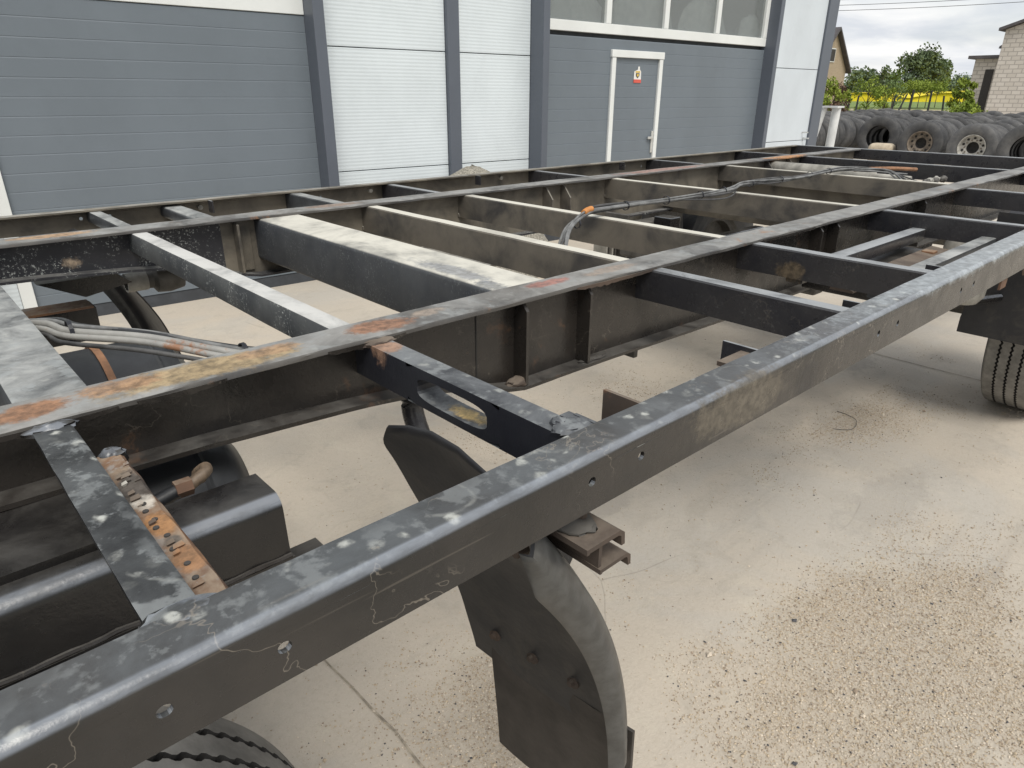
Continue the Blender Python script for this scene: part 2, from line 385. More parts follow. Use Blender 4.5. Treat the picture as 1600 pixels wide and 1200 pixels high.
def lathe(prof, c, axis='Y', n=32, close=False):
    """prof: [(r, w)] revolved about an axis through c; w runs along the axis"""
    V, F = [], []
    m_ = len(prof)
    for i in range(n):
        t = 2*PI*i/n
        for r, w in prof:
            if axis == 'Y': V.append((c[0]+r*math.cos(t), c[1]+w, c[2]+r*math.sin(t)))
            elif axis == 'X': V.append((c[0]+w, c[1]+r*math.cos(t), c[2]+r*math.sin(t)))
            else: V.append((c[0]+r*math.cos(t), c[1]+r*math.sin(t), c[2]+w))
    for i in range(n):
        for j in range(m_ if close else m_-1):
            a = i*m_+j; b = i*m_+(j+1) % m_; i2 = ((i+1) % n)*m_
            F.append((a, b, i2+(j+1) % m_, i2+j))
    return V, F
def rounded_rect(x0, x1, z0, z1, r, n=3):
    out = []
    for cx, cz, a0 in ((x1-r, z1-r, 0), (x0+r, z1-r, 90), (x0+r, z0+r, 180), (x1-r, z0+r, 270)):
        for k in range(n+1):
            a = math.radians(a0+90*k/n); out.append((cx+r*math.cos(a), cz+r*math.sin(a)))
    return out
def hole_plate(u0, u1, v0, v1, hc, ru, rv, n=16, p=2):
    """2-d rectangle with an elliptic hole: ring of quads between the hole and the rectangle border"""
    inner, outer = [], []
    for k in range(n):
        t = 2*PI*(k+.5)/n; c, s = math.cos(t), math.sin(t)
        inner.append((hc[0]+ru*c, hc[1]+rv*s))
        sc = min(((u1-hc[0]) if c > 0 else (hc[0]-u0))/max(abs(c), 1e-6), ((v1-hc[1]) if s > 0 else (hc[1]-v0))/max(abs(s), 1e-6))
        outer.append((hc[0]+c*sc, hc[1]+s*sc))
    return inner, outer

# ------------------------------------------------------------------ ground
def ground_mat():
    t = NT('yard_concrete', .85)
    c = t.mix(t.step(t.noise(.55, 6, .6, .4), .32, .68), (.485, .427, .352), (.440, .400, .343))
    c = t.mix(t.math('MULTIPLY', t.step(t.noise(.9, 7, .62, .8, off=(5, 2, 0)), .50, .64), .45), c, (.41, .395, .365))        # greyer bare slabs
    c = t.mix(t.math('MULTIPLY', t.step(t.noise(1.7, 7, .7, .3, off=(1, 8, 0)), .55, .72), .40), c, (.55, .49, .39))         # pale dust
    c = t.mix(t.math('MULTIPLY', t.step(t.noise(2.3, 6, .7, .8, off=(9, 4, 0), stretch=(.6, 1.3, 1)), .60, .75), .40), c, (.30, .27, .22))   # old stains
    c = t.mix(t.math('MULTIPLY', t.step(t.noise(6.5, 8, .75, .6, off=(7, 3, 0)), .50, .66), .34), c, (.33, .30, .255))         # scuffed patches
    c = t.mix(t.math('MULTIPLY', t.step(t.noise(3.4, 9, .75, .4, off=(2, 9, 0)), .54, .64), .40), c, (.52, .475, .39))
    c = t.mix(t.math('MULTIPLY', t.step(t.noise(55, 4, .7), .45, .75), .30), c, (.33, .285, .22))                             # sandy grain
    c = t.mix(t.math('MULTIPLY', t.step(t.noise(170, 3, .75), .62, .72), .65), c, (.20, .18, .15))
    c = t.mix(t.math('MULTIPLY', t.step(t.noise(150, 2, .7, off=(4, 4, 4)), .66, .74), .45), c, (.66, .62, .54))
    c = t.mix(t.math('MULTIPLY', t.patch((3.6, .9, 0), (.7, .5, .3), .5, 3), .28), c, (.24, .225, .20))
    at_ = t.node('ShaderNodeAttribute'); at_.attribute_name = 'sand'
    sm = t.math('MULTIPLY', t.step(t.math('ADD', at_.outputs['Fac'], t.math('MULTIPLY', t.math('SUBTRACT', t.noise(9, 7, .7), .5), .8)), .2, 1.0), .42)
    c = t.mix(sm, c, t.mix(t.step(t.noise(75, 5, .75), .35, .65), (.27, .222, .165), (.50, .435, .345)))                         # drifted sand
    tm = t.math('MULTIPLY', t.step(t.noise(2.2, 5, .6, .2, stretch=(.18, 2.6, 1), off=(3, 5, 0)), .56, .70), t.step(t.noise(.5, 3), .42, .6))
    c = t.mix(t.math('MULTIPLY', tm, .35), c, (.24, .22, .195))                                                                # tyre scrub along the yard
    vo = t.voro(.55, 'DISTANCE_TO_EDGE', warp=.5)
    ck = t.math('MULTIPLY', t.math('SUBTRACT', 1.0, t.step(vo.outputs['Distance'], .0, .0022)), t.step(t.noise(1.3, 3), .52, .60))
    c = t.mix(t.math('MULTIPLY', ck, .4), c, (.20, .18, .15))                                                                  # hairline cracks
    for cc, rr_, st_ in (((2.9, .75, 0), (.42, .14, .2), .22), ((3.3, 1.45, 0), (.25, .14, .2), .22), ((1.9, 1.55, 0), (.25, .12, .2), .3), ((4.4, 1.6, 0), (.3, .2, .2), .45), ((2.2, -.2, 0), (.2, .1, .2), .3)):
        c = t.mix(t.math('MULTIPLY', t.patch(cc, rr_, .7, 5), st_), c, (.20, .19, .175))                                        # old oil spots
    t.bump(t.math('ADD', t.math('MULTIPLY', t.noise(6, 6, .7), .6), t.math('ADD', t.noise(95, 4, .7), t.math('MULTIPLY', sm, t.noise(190, 3, .7)))), .45, .006)
    return t.done(c)
m_ground = ground_mat()
def terrain(x, y):
    d = math.hypot(x, y)
    return max(0.0, d-62)*.0088 if d < 420 else 3.15
def grass_mat(name, a, b, c2, sc=1.0):
    t = NT(name, .9)
    c = t.mix(t.step(t.noise(.25*sc, 6, .6), .35, .65), a, b)
    c = t.mix(t.step(t.noise(1.5*sc, 5, .7), .45, .75), c, c2)
    t.bump(t.noise(3, 6, .8), .6, .15); return t.done(c)
m_meadow = grass_mat('meadow_grass', (.10, .15, .035), (.16, .19, .055), (.22, .22, .09))
m_rape = grass_mat('rapeseed_flowers', (.62, .50, .015), (.72, .60, .02), (.50, .46, .03), .4)
m_rape2 = grass_mat('young_green_crop', (.13, .19, .045), (.15, .21, .05), (.12, .17, .05), .4)
# the land: one polar sheet that reaches the horizon
V, F = [], []
rad = [0, 4, 9, 16, 25, 36, 48, 62, 80, 105, 140, 180, 230, 300, 420, 700, 1400, 3200]
NA = 72
V.append((0, 0, 0))
for r in rad[1:]:
    for a in range(NA):
        t = 2*PI*a/NA; V.append((r*math.cos(t), r*math.sin(t), terrain(r, 0)-.012))
for a in range(NA): F.append((0, 1+a, 1+(a+1) % NA))
for i in range(len(rad)-2):
    for a in range(NA):
        p = 1+i*NA; F.append((p+a, p+NA+a, p+NA+(a+1) % NA, p+(a+1) % NA))
V[0] = (0, 0, -.012)
tag(obj('ground', V, F, m_meadow, smooth=True), kind='structure')
# concrete yard sheet
V, F = [], []
gx = lin(-14, 0, 15)+lin(.05, 5.4, 108)+lin(6, 47, 42); gy = lin(-14, -2, 13)+lin(-1.6, 2.8, 89)+lin(3, 30, 28)
for x in gx:
    for y in gy: V.append((x, y, 0.0))
for i in range(len(gx)-1):
    for j in range(len(gy)-1):
        a = i*len(gy)+j; F.append((a, a+len(gy), a+len(gy)+1, a+1))
yard = tag(obj('yard', V, F, m_ground), kind='structure')
def grit_density(x, y):
    f = noise.fractal(Vector((x*1.3+3, y*1.7, .3)), 1.0, 2.0, 5)
    ln = max(0, 1-abs(y-(.62-.33*(x-1.0)))/.85)*max(0, min(1, (3.3-x)/.9))*max(0, min(1, (x-.55)/.35))
    d = ln*(.42+2.0*f)+max(0, (f-.10)*1.0)
    if y > 1.25: d *= .35
    return max(0, min(1, d))
_a = yard.data.attributes.new('sand', 'FLOAT', 'POINT')
_a.data.foreach_set('value', [grit_density(v.co.x, v.co.y) if (0 < v.co.x < 5.45 and -1.65 < v.co.y < 2.85) else 0.0 for v in yard.data.vertices])
m_joint = plain('joint_dirt', (.27, .235, .185), .95, .4, 30)
# sawn expansion joints in the slab: dirt-filled grooves
def strip(pts, w, name='expansion_joint', mat=m_joint, z=.003, jit=.3):
    V, F = [], []
    n = len(pts)
    for i, p in enumerate(pts):
        a = Vector(pts[max(i-1, 0)]); b = Vector(pts[min(i+1, n-1)]); d = (b-a).normalized(); q = Vector((-d.y, d.x))
        ww = w*(1+random.uniform(-jit, jit))
        V += [(p[0]+q.x*ww/2, p[1]+q.y*ww/2, z), (p[0]-q.x*ww/2, p[1]-q.y*ww/2, z)]
    for i in range(n-1): F.append((2*i, 2*i+1, 2*i+3, 2*i+2))
    return obj(name, V, F, mat, yard)
strip([(.665+.02*math.sin(i*.9)*random.random(), .2+i*.11) for i in range(22)], .007)
strip([(4.7+.01*random.random(), -3+i*.2) for i in range(42)], .008)

# strewn grit: thousands of small stones, denser in drifts
def pebbles():
    V, F = [], []
    base = [(1, 0, 0), (-1, 0, 0), (0, 1, 0), (0, -1, 0), (0, 0, 1), (0, 0, -1)]
    bf = [(0, 2, 4), (2, 1, 4), (1, 3, 4), (3, 0, 4), (2, 0, 5), (1, 2, 5), (3, 1, 5), (0, 3, 5)]
    fm = []
    n = 0; tries = 0
    while n < 80000 and tries < 2200000:
        tries += 1
        x = random.uniform(.3, 5.2); y = random.uniform(-1.6, 2.6)
        if x > 3.4 and random.random() < .4: continue
        den = grit_density(x, y)
        if random.random() > den*.85+.010: continue
        s = random.choice((.0013, .0015, .0018, .002, .0024, .0028, .0036)) * random.uniform(.8, 1.25)
        if random.random() < .003: s *= 2.4
        o = len(V)
        a = random.random()*6.28; ca, sa = math.cos(a), math.sin(a)
        sx, sy, sz = s*random.uniform(.8, 1.5), s*random.uniform(.7, 1.1), s*random.uniform(.5, .8)
        mi = random.choices((0, 1, 2, 3), (5, 4, 2, .35))[0]
        for bx, by, bz in base:
            q = random.uniform(.75, 1.2)
            px, py, pz = bx*sx*q, by*sy*q, bz*sz*q
            V.append((x+px*ca-py*sa, y+px*sa+py*ca, sz*.7+pz))
        for q in bf: F.append(tuple(i+o for i in q)); fm.append(mi)
        n += 1
    me = bpy.data.meshes.new('grit'); me.from_pydata(V, [], F)
    for mm in (plain('grit_tan', (.42, .345, .25), .9, .3, 200, 0), plain('grit_buff', (.52, .455, .37), .9, .25, 200, 0), plain('grit_brown', (.30, .24, .18), .9, .3, 200, 0), plain('grit_dark', (.07, .07, .075), .8, .3, 200, 0)):
        me.materials.append(mm)
    me.polygons.foreach_set('material_index', fm)
    o = bpy.data.objects.new('grit', me); COL.objects.link(o)
    tag(o, 'tan grit and fine gravel strewn over the concrete yard', 'gravel', kind='stuff')
pebbles()
# bit of wire on the ground
_w = tube([(3.38, 1.20, .003), (3.44, 1.13, .006), (3.55, 1.15, .010), (3.60, 1.22, .006), (3.61, 1.28, .003)], .0017, 5)
tag(obj('wire_scrap', *_w, m_grey_d), 'thin curl of loose wire lying on the concrete', 'wire')

# ------------------------------------------------------------------ workshop hall
HA = math.radians(-3.0)
hall = empty('workshop_hall', (0, 5.958, 0), 'long workshop hall with white ribbed panels and grey sectional doors', 'building', rotz=HA)
# children in hall-local coordinates: s along the front, d outwards (towards the yard), z up
def hbox(name, s0, s1, d0, d1, z0, z1, mat, parent=hall, bevel=0.0):
    v, f = boxg(s0, s1, -d1, -d0, z0, z1)
    return obj(name, v, f, mat, parent, bevel=bevel, world=False)
TOP = 5.2
# wall panels: seams between them are open joints
def wall_bay(s0, s1, mat, zs):
    for z0, z1 in zip(zs[:-1], zs[1:]):
        hbox('wall_panel', s0+.002, s1-.002, -.10, 0, z0+.004, z1-.004, mat, bevel=.004)
PZ = [.02, .94, 1.965, 2.99, 4.015, TOP]
wall_bay(3.10, 4.40, m_white, PZ); wall_bay(4.54, 5.47, m_white, PZ); wall_bay(9.87, 11.38, m_whitep, PZ)
wall_bay(-1.6, .358, m_white, PZ); wall_bay(-4.6, -1.6, m_white, PZ)
hbox('wall_core', -4.6, .50, -.20, -.105, 0, TOP, m_inside); hbox('wall_core', 3.02, 5.54, -.20, -.105, 0, TOP, m_inside); hbox('wall_core', 9.8, 11.6, -.20, -.105, 0, TOP, m_inside)
# dark pilasters, cover strip and corner trim
for s0, s1, d in ((3.0, 3.098, .20), (5.472, 5.56, .20), (9.78, 9.868, .20), (.36, .45, .20)):
    hbox('pilaster', s0, s1, -.10, d, 0, TOP, m_pil, bevel=.006)
hbox('cover_strip', 4.402, 4.538, -.05, .045, 0, TOP, m_pil, bevel=.004)
hbox('corner_trim', 11.382, 11.66, -.20, .03, 0, TOP, m_pil, bevel=.006)
hbox('side_wall', 11.50, 11.64, -8.0, -.205, 0, TOP, m_whitep)
hbox('rear_wall', -4.6, 11.49, -8.1, -8.0, 0, TOP, m_whitep)
hbox('roof', -4.8, 11.85, -8.3, .35, TOP+.004, TOP+.2, m_pild)
hbox('inner_partition', -4.5, 11.45, -3.2, -3.1, 0, TOP, m_inside)
hbox('hall_floor', -4.5, 11.45, -7.9, -.21, .004, .03, m_inside)
for q in (1, 2):
    hbox('wall_bracket', 11.15+.05*q, 11.17+.05*q, .002, .10, 1.14-.09*q, 1.16-.09*q, m_silver2)
# sectional door beside the long panels
def slat(s0, s1, z0, parent, h=.1221):
    v, f = along_x([(.0, z0), (-.0255, z0), (-.026, z0+.0005), (-.026, z0+h-.009), (-.0235, z0+h), (.0, z0+h)], [s0, s1])
    return obj('slat', v, f, m_door, parent, world=False)
d1 = obj('sectional_door', *boxg(.66, 3.0, .03, .06, .02, 2.24), m_seal, hall, world=False)
zs = [.10+.1222*i for i in range(18)]
for z in zs[:17]: slat(.70, 2.998, z, d1)
hbox('bottom_seal', .70, 2.998, -.02, .02, .0, .095, m_seal, d1)
hbox('door_frame', .615, .70, -.03, .06, 0, 2.25, m_frame, d1, .004); hbox('door_jamb', .452, .613, -.03, .03, 0, TOP, m_white, d1)
hbox('window_rail', .70, 2.998, -.03, .035, 2.182, 2.36, m_frame, d1, .004)
for k in range(3):
    hbox('window_pane', .74+k*.76, 1.44+k*.76, -.012, -.002, 2.362, 2.96, m_glass, d1)
for k in range(4): hbox('window_mullion', .70+k*.753, .74+k*.753, -.03, .03, 2.362, 2.96, m_frame, d1)
hbox('window_rail', .70, 2.998, -.03, .035, 2.962, 3.05, m_frame, d1)
for z in [3.055+.122*i for i in range(9)]: slat(.70, 2.998, z, d1)
hbox('lintel_panel', .66, 2.998, -.10, .0, 4.16, TOP, m_white, d1)
# sectional door with the wicket
D2 = (5.60, 9.778); WK = (6.67, 7.58)
d2 = obj('sectional_door', *boxg(5.58, 9.77, .03, .06, .02, 2.24), m_seal, hall, world=False)
for z in zs[:17]:
    slat(D2[0], WK[0], z, d2); slat(WK[1], D2[1], z, d2)
    if z > 2.0: slat(WK[0]+.001, WK[1]-.001, z, d2)
hbox('bottom_seal', 5.60, 6.669, -.02, .02, 0, .095, m_seal, d2); hbox('bottom_seal', 7.581, 9.778, -.02, .02, 0, .095, m_seal, d2)
hbox('window_rail', D2[0], D2[1], -.03, .036, 2.222, 2.325, m_frame, d2, .004)
mul = [5.60, 6.555, 7.56, 8.60, 9.70]
for a in mul: hbox('window_mullion', a, a+.08, -.03, .034, 2.327, 3.12, m_frame, d2, .004)
for a, b in zip(mul[:-1], mul[1:]): hbox('window_pane', a+.081, b-.001, -.012, -.002, 2.327, 3.12, m_glass, d2)
hbox('window_rail', D2[0], D2[1], -.03, .036, 3.122, 3.22, m_frame, d2)
for z in [3.225+.122*i for i in range(8)]: slat(D2[0], D2[1], z, d2)
hbox('lintel_panel', 5.57, 9.778, -.10, .0, 4.21, TOP, m_white, d2)
# wicket
wk = obj('wicket_door', *boxg(6.72, 7.53, -.012, .028, .04, 2.0), m_seal, hall, world=False)
for z in zs[:15]:
    slat(6.742, 7.51, z, wk)
hbox('wicket_frame', 6.672, 6.738, -.02, .05, .02, 1.99, m_frame, wk, .005); hbox('wicket_frame', 7.514, 7.578, -.02, .05, .02, 1.99, m_frame, wk, .005)
hbox('wicket_frame', 6.660, 7.590, -.02, .055, 1.992, 2.07, m_frame, wk, .005)
hbox('slat', 6.742, 7.51, .0, .0255, 1.934, 1.99, m_door, wk)
hbox('handle_plate', 7.47, 7.508, .027, .042, .92, 1.18, m_silver2, wk, .003)
hbox('handle', 7.39, 7.485, .043, .062, 1.085, 1.115, m_silver2, wk, .005)
# sticker with red foot and pale bottle shape
m_stw = plain('sticker_white', (.74, .73, .70), .4, .05); m_str = plain('sticker_red', (.62, .10, .07), .4, .05)
m_sty = plain('sticker_yellow', (.66, .46, .10), .4, .05); m_std = plain('sticker_dark', (.07, .06, .05), .4, .05)
def poly(name, pts, d, mat, parent):
    n = len(pts); V = [(a, -d, b) for a, b in pts]+[(a, -d+.002, b) for a, b in pts]
    F = [tuple(range(n)), tuple(range(n, 2*n))[::-1]]+[(i, i+n, (i+1) % n+n, (i+1) % n) for i in range(n)]
    return obj(name, V, F, mat, parent, world=False)
st = poly('sticker', [(7.075, 1.73), (7.205, 1.73), (7.20, 1.85), (7.175, 1.875), (7.172, 1.905), (7.145, 1.905), (7.142, 1.872), (7.08, 1.85)], .031, m_stw, wk)
poly('sticker_foot', [(7.073, 1.728), (7.207, 1.728), (7.204, 1.765), (7.075, 1.765)], .0335, m_str, st)
poly('sticker_band', [(7.10, 1.838), (7.18, 1.838), (7.178, 1.856), (7.102, 1.856)], .0335, m_sty, st)
poly('sticker_shield', [(7.14, 1.778), (7.172, 1.805), (7.172, 1.832), (7.108, 1.832), (7.108, 1.805)], .0335, m_std, st)
poly('sticker_shield_heart', [(7.14, 1.793), (7.158, 1.809), (7.158, 1.823), (7.122, 1.823), (7.122, 1.809)], .036, m_sty, st)
# pale mounds added behind the panes to imitate cloud reflections in the glass
def mound(sc, dc, rs, rz, z0, seed):
    V, F = [], []
    n, k = 16, 6
    for i in range(k):
        e = i/(k-1)*PI/2
        for j in range(n):
            a = 2*PI*j/n; q = 1+.18*noise.noise(Vector((math.cos(a)*2+seed, math.sin(a)*2, e*2)))
            V.append((sc+rs*math.cos(e)*math.cos(a)*q, dc+.13*math.cos(e)*math.sin(a)*q, z0+rz*math.sin(e)*q))
    for i in range(k-1):
        for j in range(n):
            F.append((i*n+j, i*n+(j+1) % n, (i+1)*n+(j+1) % n, (i+1)*n+j))
    return obj('pane_reflection', V, F, m_pane_refl, hall, smooth=True, world=False)
for i, (a, r, h_) in enumerate(((6.15, .55, .50), (7.4, .55, .55), (8.6, .5, .42), (9.75, .34, .28))): mound(a, .20, r, h_, 2.34, i)
hbox('storage_shelf', 5.7, 10.4, -.95, -.15, 2.28, 2.338, m_inside)

# heap of grey gravel against the wall
V, F = [], []
n, k = 40, 12
for i in range(k+1):
    e = i/k
    for j in range(n):
        a = 2*PI*j/n; rr = (1-e)
        q = 1+.16*noise.noise(Vector((math.cos(a)*1.5, math.sin(a)*1.5, e)))
        z = .985*(1-(1-e)**1.6)*(1+.03*noise.noise(Vector((a*3, e*9, 2))))
        V.append((4.16+1.15*rr*q*math.cos(a), 5.08+.62*rr*q*math.sin(a)*1.0, max(-.01, z+.012*noise.noise(Vector((math.cos(a)*9*rr, math.sin(a)*9*rr, 4))))))
for i in range(k):
    for j in range(n): F.append((i*n+j, i*n+(j+1) % n, (i+1)*n+(j+1) % n, (i+1)*n+j))
tag(obj('gravel_heap', V, F, plain('heap_gravel', (.25, .235, .20), .95, .45, 60, .9, bscale=90), smooth=True), 'low heap of grey gravel piled against the hall wall', 'gravel heap')

# white steel hoop barrier by the hall corner
hp = empty('hoop_barrier', (13.2, 5.9, 0), 'white steel hoop barrier standing by the hall corner', 'barrier')
m_wp = plain('barrier_white_paint', (.62, .63, .63), .45, .12, 6)
obj('post', *tube([(13.0, 6.18, 0), (13.0, 6.04, .7), (13.0, 5.90, 1.40)], .055, 14), m_wp, hp, smooth=True)
obj('post', *tube([(13.1, 5.73, 0), (13.1, 5.73, .7), (13.1, 5.72, 1.40)], .075, 14), m_wp, hp, smooth=True)
box('top_plate', 12.93, 13.2, 5.63, 5.96, 1.399, 1.428, m_wp, hp)

# ------------------------------------------------------------------ stored tyres
def tyre_mesh(name, rim=None):
    R0, w = .52, .145
    prof = [(.285, -w*.72), (.30, -w*.86), (.36, -w*.99), (.44, -w), (.492, -w*.90), (.512, -w*.78)]
    gx_ = [-.62, -.36, -.10, .16, .42, .68]
    for g in gx_[:]:
        prof += [(R0, w*(g-.03-.06)), (R0-.012, w*(g-.045)), (R0-.012, w*(g+.005)), (R0, w*(g+.02))]
    prof += [(.512, w*.80), (.492, w*.90), (.44, w), (.36, w*.99), (.30, w*.86), (.285, w*.72)]
    v, f = lathe(prof, (0, 0, 0), 'X', 36)
    me = bpy.data.meshes.new(name)
    me.from_pydata(v, [], f); me.materials.append(m_rubber)
    for p in me.polygons: p.use_smooth = True
    me.update()
    bm = bmesh.new(); bm.from_mesh(me); bmesh.ops.recalc_face_normals(bm, faces=bm.faces); bm.to_mesh(me); bm.free()
    try: me.set_sharp_from_angle(angle=math.radians(50))
    except Exception: pass
    return me
TY = tyre_mesh('truck_tyre')
def rim_parts(mat):
    rim = lathe([(.288, -.13), (.275, -.135), (.258, -.11), (.25, -.06), (.225, -.035), (.13, -.045), (.125, -.02), (.125, .02), (.20, .05), (.25, .06), (.288, .11)], (0, 0, 0), 'X', 36)
    me = bpy.data.meshes.new('rim'); me.from_pydata(*[rim[0], [], rim[1]]); me.materials.append(mat)
    for p in me.polygons: p.use_smooth = True
    nuts = []
    for k in range(10):
        a = 2*PI*k/10
        nuts.append(lathe([(0, -.062), (.016, -.060), (.018, -.035)], (0, .165*math.cos(a), .165*math.sin(a)), 'X', 6))
    nuts = [lathe([(0, -.062), (.016, -.060), (.018, -.035)], (0, 0, 0), 'X', 6)]
    nv, nf = join(*nuts); mn = bpy.data.meshes.new('wheel_nut'); mn.from_pydata(nv, [], nf); mn.materials.append(m_rimrust)
    hh = []
    for k in range(10):
        a = 2*PI*(k+.5)/10
        hh.append(lathe([(0, -.0485), (.026, -.0485), (.028, -.03)], (-.001, .208*math.cos(a), .208*math.sin(a)), 'X', 12))
    hh = [lathe([(0, -.0485), (.026, -.0485), (.028, -.03)], (-.001, 0, 0), 'X', 12)]
    hv, hf = join(*hh); mh = bpy.data.meshes.new('hand_hole'); mh.from_pydata(hv, [], hf); mh.materials.append(m_groove)
    hub = lathe([(.125, -.03), (.09, .03), (.0, .05)], (0, 0, 0), 'X', 20); mb = bpy.data.meshes.new('hub_recess'); mb.from_pydata(hub[0], [], hub[1]); mb.materials.append(m_groove)
    return me, mn, mh, mb
RIMS = {'grey': rim_parts(m_rim), 'rust': rim_parts(m_rimrust)}
def add_child(name, me, parent):
    o = bpy.data.objects.new(name, me); COL.objects.link(o); o.parent = parent; return o
def put_tyre(x, y, label, group, rim=None, sc=1.0, tilt=0.0, yaw=0.0):
    o = bpy.data.objects.new('truck_tyre', TY); COL.objects.link(o)
    o.location = (x, y, .52*sc-.004); o.scale = (1, sc, sc); o.rotation_euler = (random.random()*6, tilt, yaw)
    o['label'] = label; o['category'] = 'tyre'; o['group'] = group
    if rim:
        me, mn, mh, mb = RIMS[rim]
        rm_o = add_child('rim', me, o); add_child('hub_recess', mb, rm_o)
        for k in range(10):
            a = 2*PI*k/10
            q = add_child('wheel_nut', mn, rm_o); q.location = (0, .165*math.cos(a), .165*math.sin(a))
            q = add_child('hand_hole', mh, rm_o); q.location = (0, .208*math.cos(a+PI/10), .208*math.sin(a+PI/10))
    return o
rows = [ # y, x start, count, slant of the row, label of its first tyre, rim of the first
    (4.98, 18.9, 30, .012, 'truck tyre with pale ten-bolt rim heading a row beside the brick shed', 'grey'),
    (6.34, 19.7, 30, .012, 'truck tyre with dark dirty rim heading a stored row', 'rust'),
    (7.86, 21.0, 30, .012, 'big bare truck tyre without rim standing behind the pale stone', None),
    (9.55, 19.6, 36, .012, 'bare truck tyre heading the row behind the hoop barrier', None),
    (11.0, 22.6, 30, .012, 'bare truck tyre heading the second row behind the hoop barrier', None),
    (12.5, 24.2, 30, .012, 'bare truck tyre heading the row next to the meadow', None),
    (3.78, 18.2, 26, .012, 'bare truck tyre heading the row past the pale-rimmed wheel', None)]
rl = ['beside the brick shed, headed by the pale-rimmed wheel', 'headed by the dirty-rimmed wheel', 'headed by the big bare tyre behind the stone', 'starting behind the hoop barrier', 'second back from the hoop barrier', 'next to the meadow', 'past the pale-rimmed wheel']
for ri, (y, x0, cnt, sl, lab, rim) in enumerate(rows):
    x = x0
    for k in range(cnt):
        if k == 0: put_tyre(x, y, lab, 'stored truck tyres in rows', rim, 1.06 if rim is None else 1.0, 0, random.uniform(-.05, .05))
        else:
            put_tyre(x, y+sl*(x-x0)*3+random.uniform(-.05, .05), 'worn truck tyre inside the row '+rl[ri], 'stored truck tyres in rows',
                     None, random.uniform(.88, 1.06), random.uniform(-.06, .10), random.uniform(-.06, .06))
        x += random.uniform(.335, .40)
        if k % 9 == 8: x += random.uniform(.1, .5)
st_v, st_f = boxg(19.5, 19.9, 6.95, 7.55, 0.0, .47)
tag(obj('stone_block', st_v, st_f, plain('pale_stone', (.43, .37, .28), .9, .2, 6, .4), bevel=.12, seg=4, smooth=True), 'pale rounded stone block in front of the bare tyre', 'stone')

# ------------------------------------------------------------------ background buildings
def brickmat(name, c1, c2, mort, sx, sy, ang):
    t = NT(name, .9)
    mp = t.node('ShaderNodeMapping'); t.l.new(t.pos, mp.inputs[0]); mp.inputs['Rotation'].default_value = (0, 0, -ang)
    sp = t.node('ShaderNodeSeparateXYZ'); t.l.new(mp.outputs[0], sp.inputs[0])
    cb = t.node('ShaderNodeCombineXYZ'); t.l.new(t.math('ADD', sp.outputs[0], sp.outputs[1]), cb.inputs[0]); t.l.new(sp.outputs[2], cb.inputs[1])
    b = t.node('ShaderNodeTexBrick'); t.l.new(cb.outputs[0], b.inputs['Vector'])
    b.inputs['Color1'].default_value = (*c1, 1); b.inputs['Color2'].default_value = (*c2, 1); b.inputs['Mortar'].default_value = (*mort, 1)
    b.inputs['Scale'].default_value = 1; b.inputs['Brick Width'].default_value = sx; b.inputs['Row Height'].default_value = sy; b.inputs['Mortar Size'].default_value = .02
    c = t.mix(t.math('MULTIPLY', t.step(t.noise(1.2, 6, .7), .5, .75), .3), b.outputs['Color'], tuple(x*.75 for x in c1))
    t.bump(t.math('SUBTRACT', 1.0, b.outputs['Fac']), .6, .02)
    return t.done(c)
def lbox(name, parent, x0, x1, y0, y1, z0, z1, mat, bevel=0.0):
    v, f = boxg(x0, x1, y0, y1, z0, z1); return obj(name, v, f, mat, parent, bevel=bevel, world=False)
m_silik = brickmat('white_silicate_brick', (.50, .46, .41), (.57, .53, .48), (.36, .33, .30), .42, .21, 0)
m_tan = brickmat('tan_brick', (.42, .33, .22), (.48, .38, .26), (.33, .27, .20), .26, .085, 0)
m_roof = plain('dark_roof_sheet', (.075, .068, .072), .6, .2, 3)
m_plinth = plain('brick_plinth', (.33, .235, .19), .9, .2, 3)
m_dark = plain('dark_opening', (.045, .042, .04), .9)
# silicate-brick shed: gable end towards the yard, its lower annex on the left
shed = empty('brick_shed', (46.6, 8.6, 0), 'white silicate brick shed with a shallow gable and low plinth', 'building', rotz=math.radians(0))
Wd, eh, ah = 3.55, 4.85, 6.1
g = [(-.0, -Wd, .45), (0, Wd, .45), (0, Wd, eh), (0, 0, ah), (0, -Wd, eh)]
V = g+[(14, y, z) for _, y, z in g]
F = [(0, 1, 2, 3, 4), (5, 9, 8, 7, 6)]+[(i, (i+1) % 5, (i+1) % 5+5, i+5) for i in range(5)]
obj('wall', V, F, m_silik, shed, world=False)
lbox('plinth', shed, -.08, 14.05, -Wd-.06, Wd+.06, -.3, .448, m_plinth)
for sg in (-1, 1):
    V = [(-.35, 0, ah+.02), (14.3, 0, ah+.02), (14.3, sg*(Wd+.25), eh-.08+.02), (-.35, sg*(Wd+.25), eh-.08+.02)]
    V += [(x, y, z+.14) for x, y, z in V]
    obj('roof_slope', V, [(0, 1, 2, 3), (7, 6, 5, 4), (0, 4, 5, 1), (1, 5, 6, 2), (2, 6, 7, 3), (3, 7, 4, 0)], m_roof, shed, world=False)
annex = empty('brick_annex', (48.6, 12.95, 0), 'low flat-roofed brick annex with a dark doorway beside the shed', 'building')
lbox('wall', annex, 0, 5, -.75, .85, -.2, 3.55, m_silik)
lbox('roof', annex, -.35, 5.3, -.79, 1.15, 3.552, 3.72, m_roof)
lbox('doorway', annex, -.03, .02, -.20, .22, -.2, 3.0, m_dark)
obj('roof_vent', *join(tube([(.5, -.2, 3.6), (.5, -.2, 4.1)], .06, 8), lathe([(0, .22), (.16, .12), (.18, 0), (0, -.02)], (.5, -.2, 4.08), 'Z', 10)), m_roof, annex, world=False)
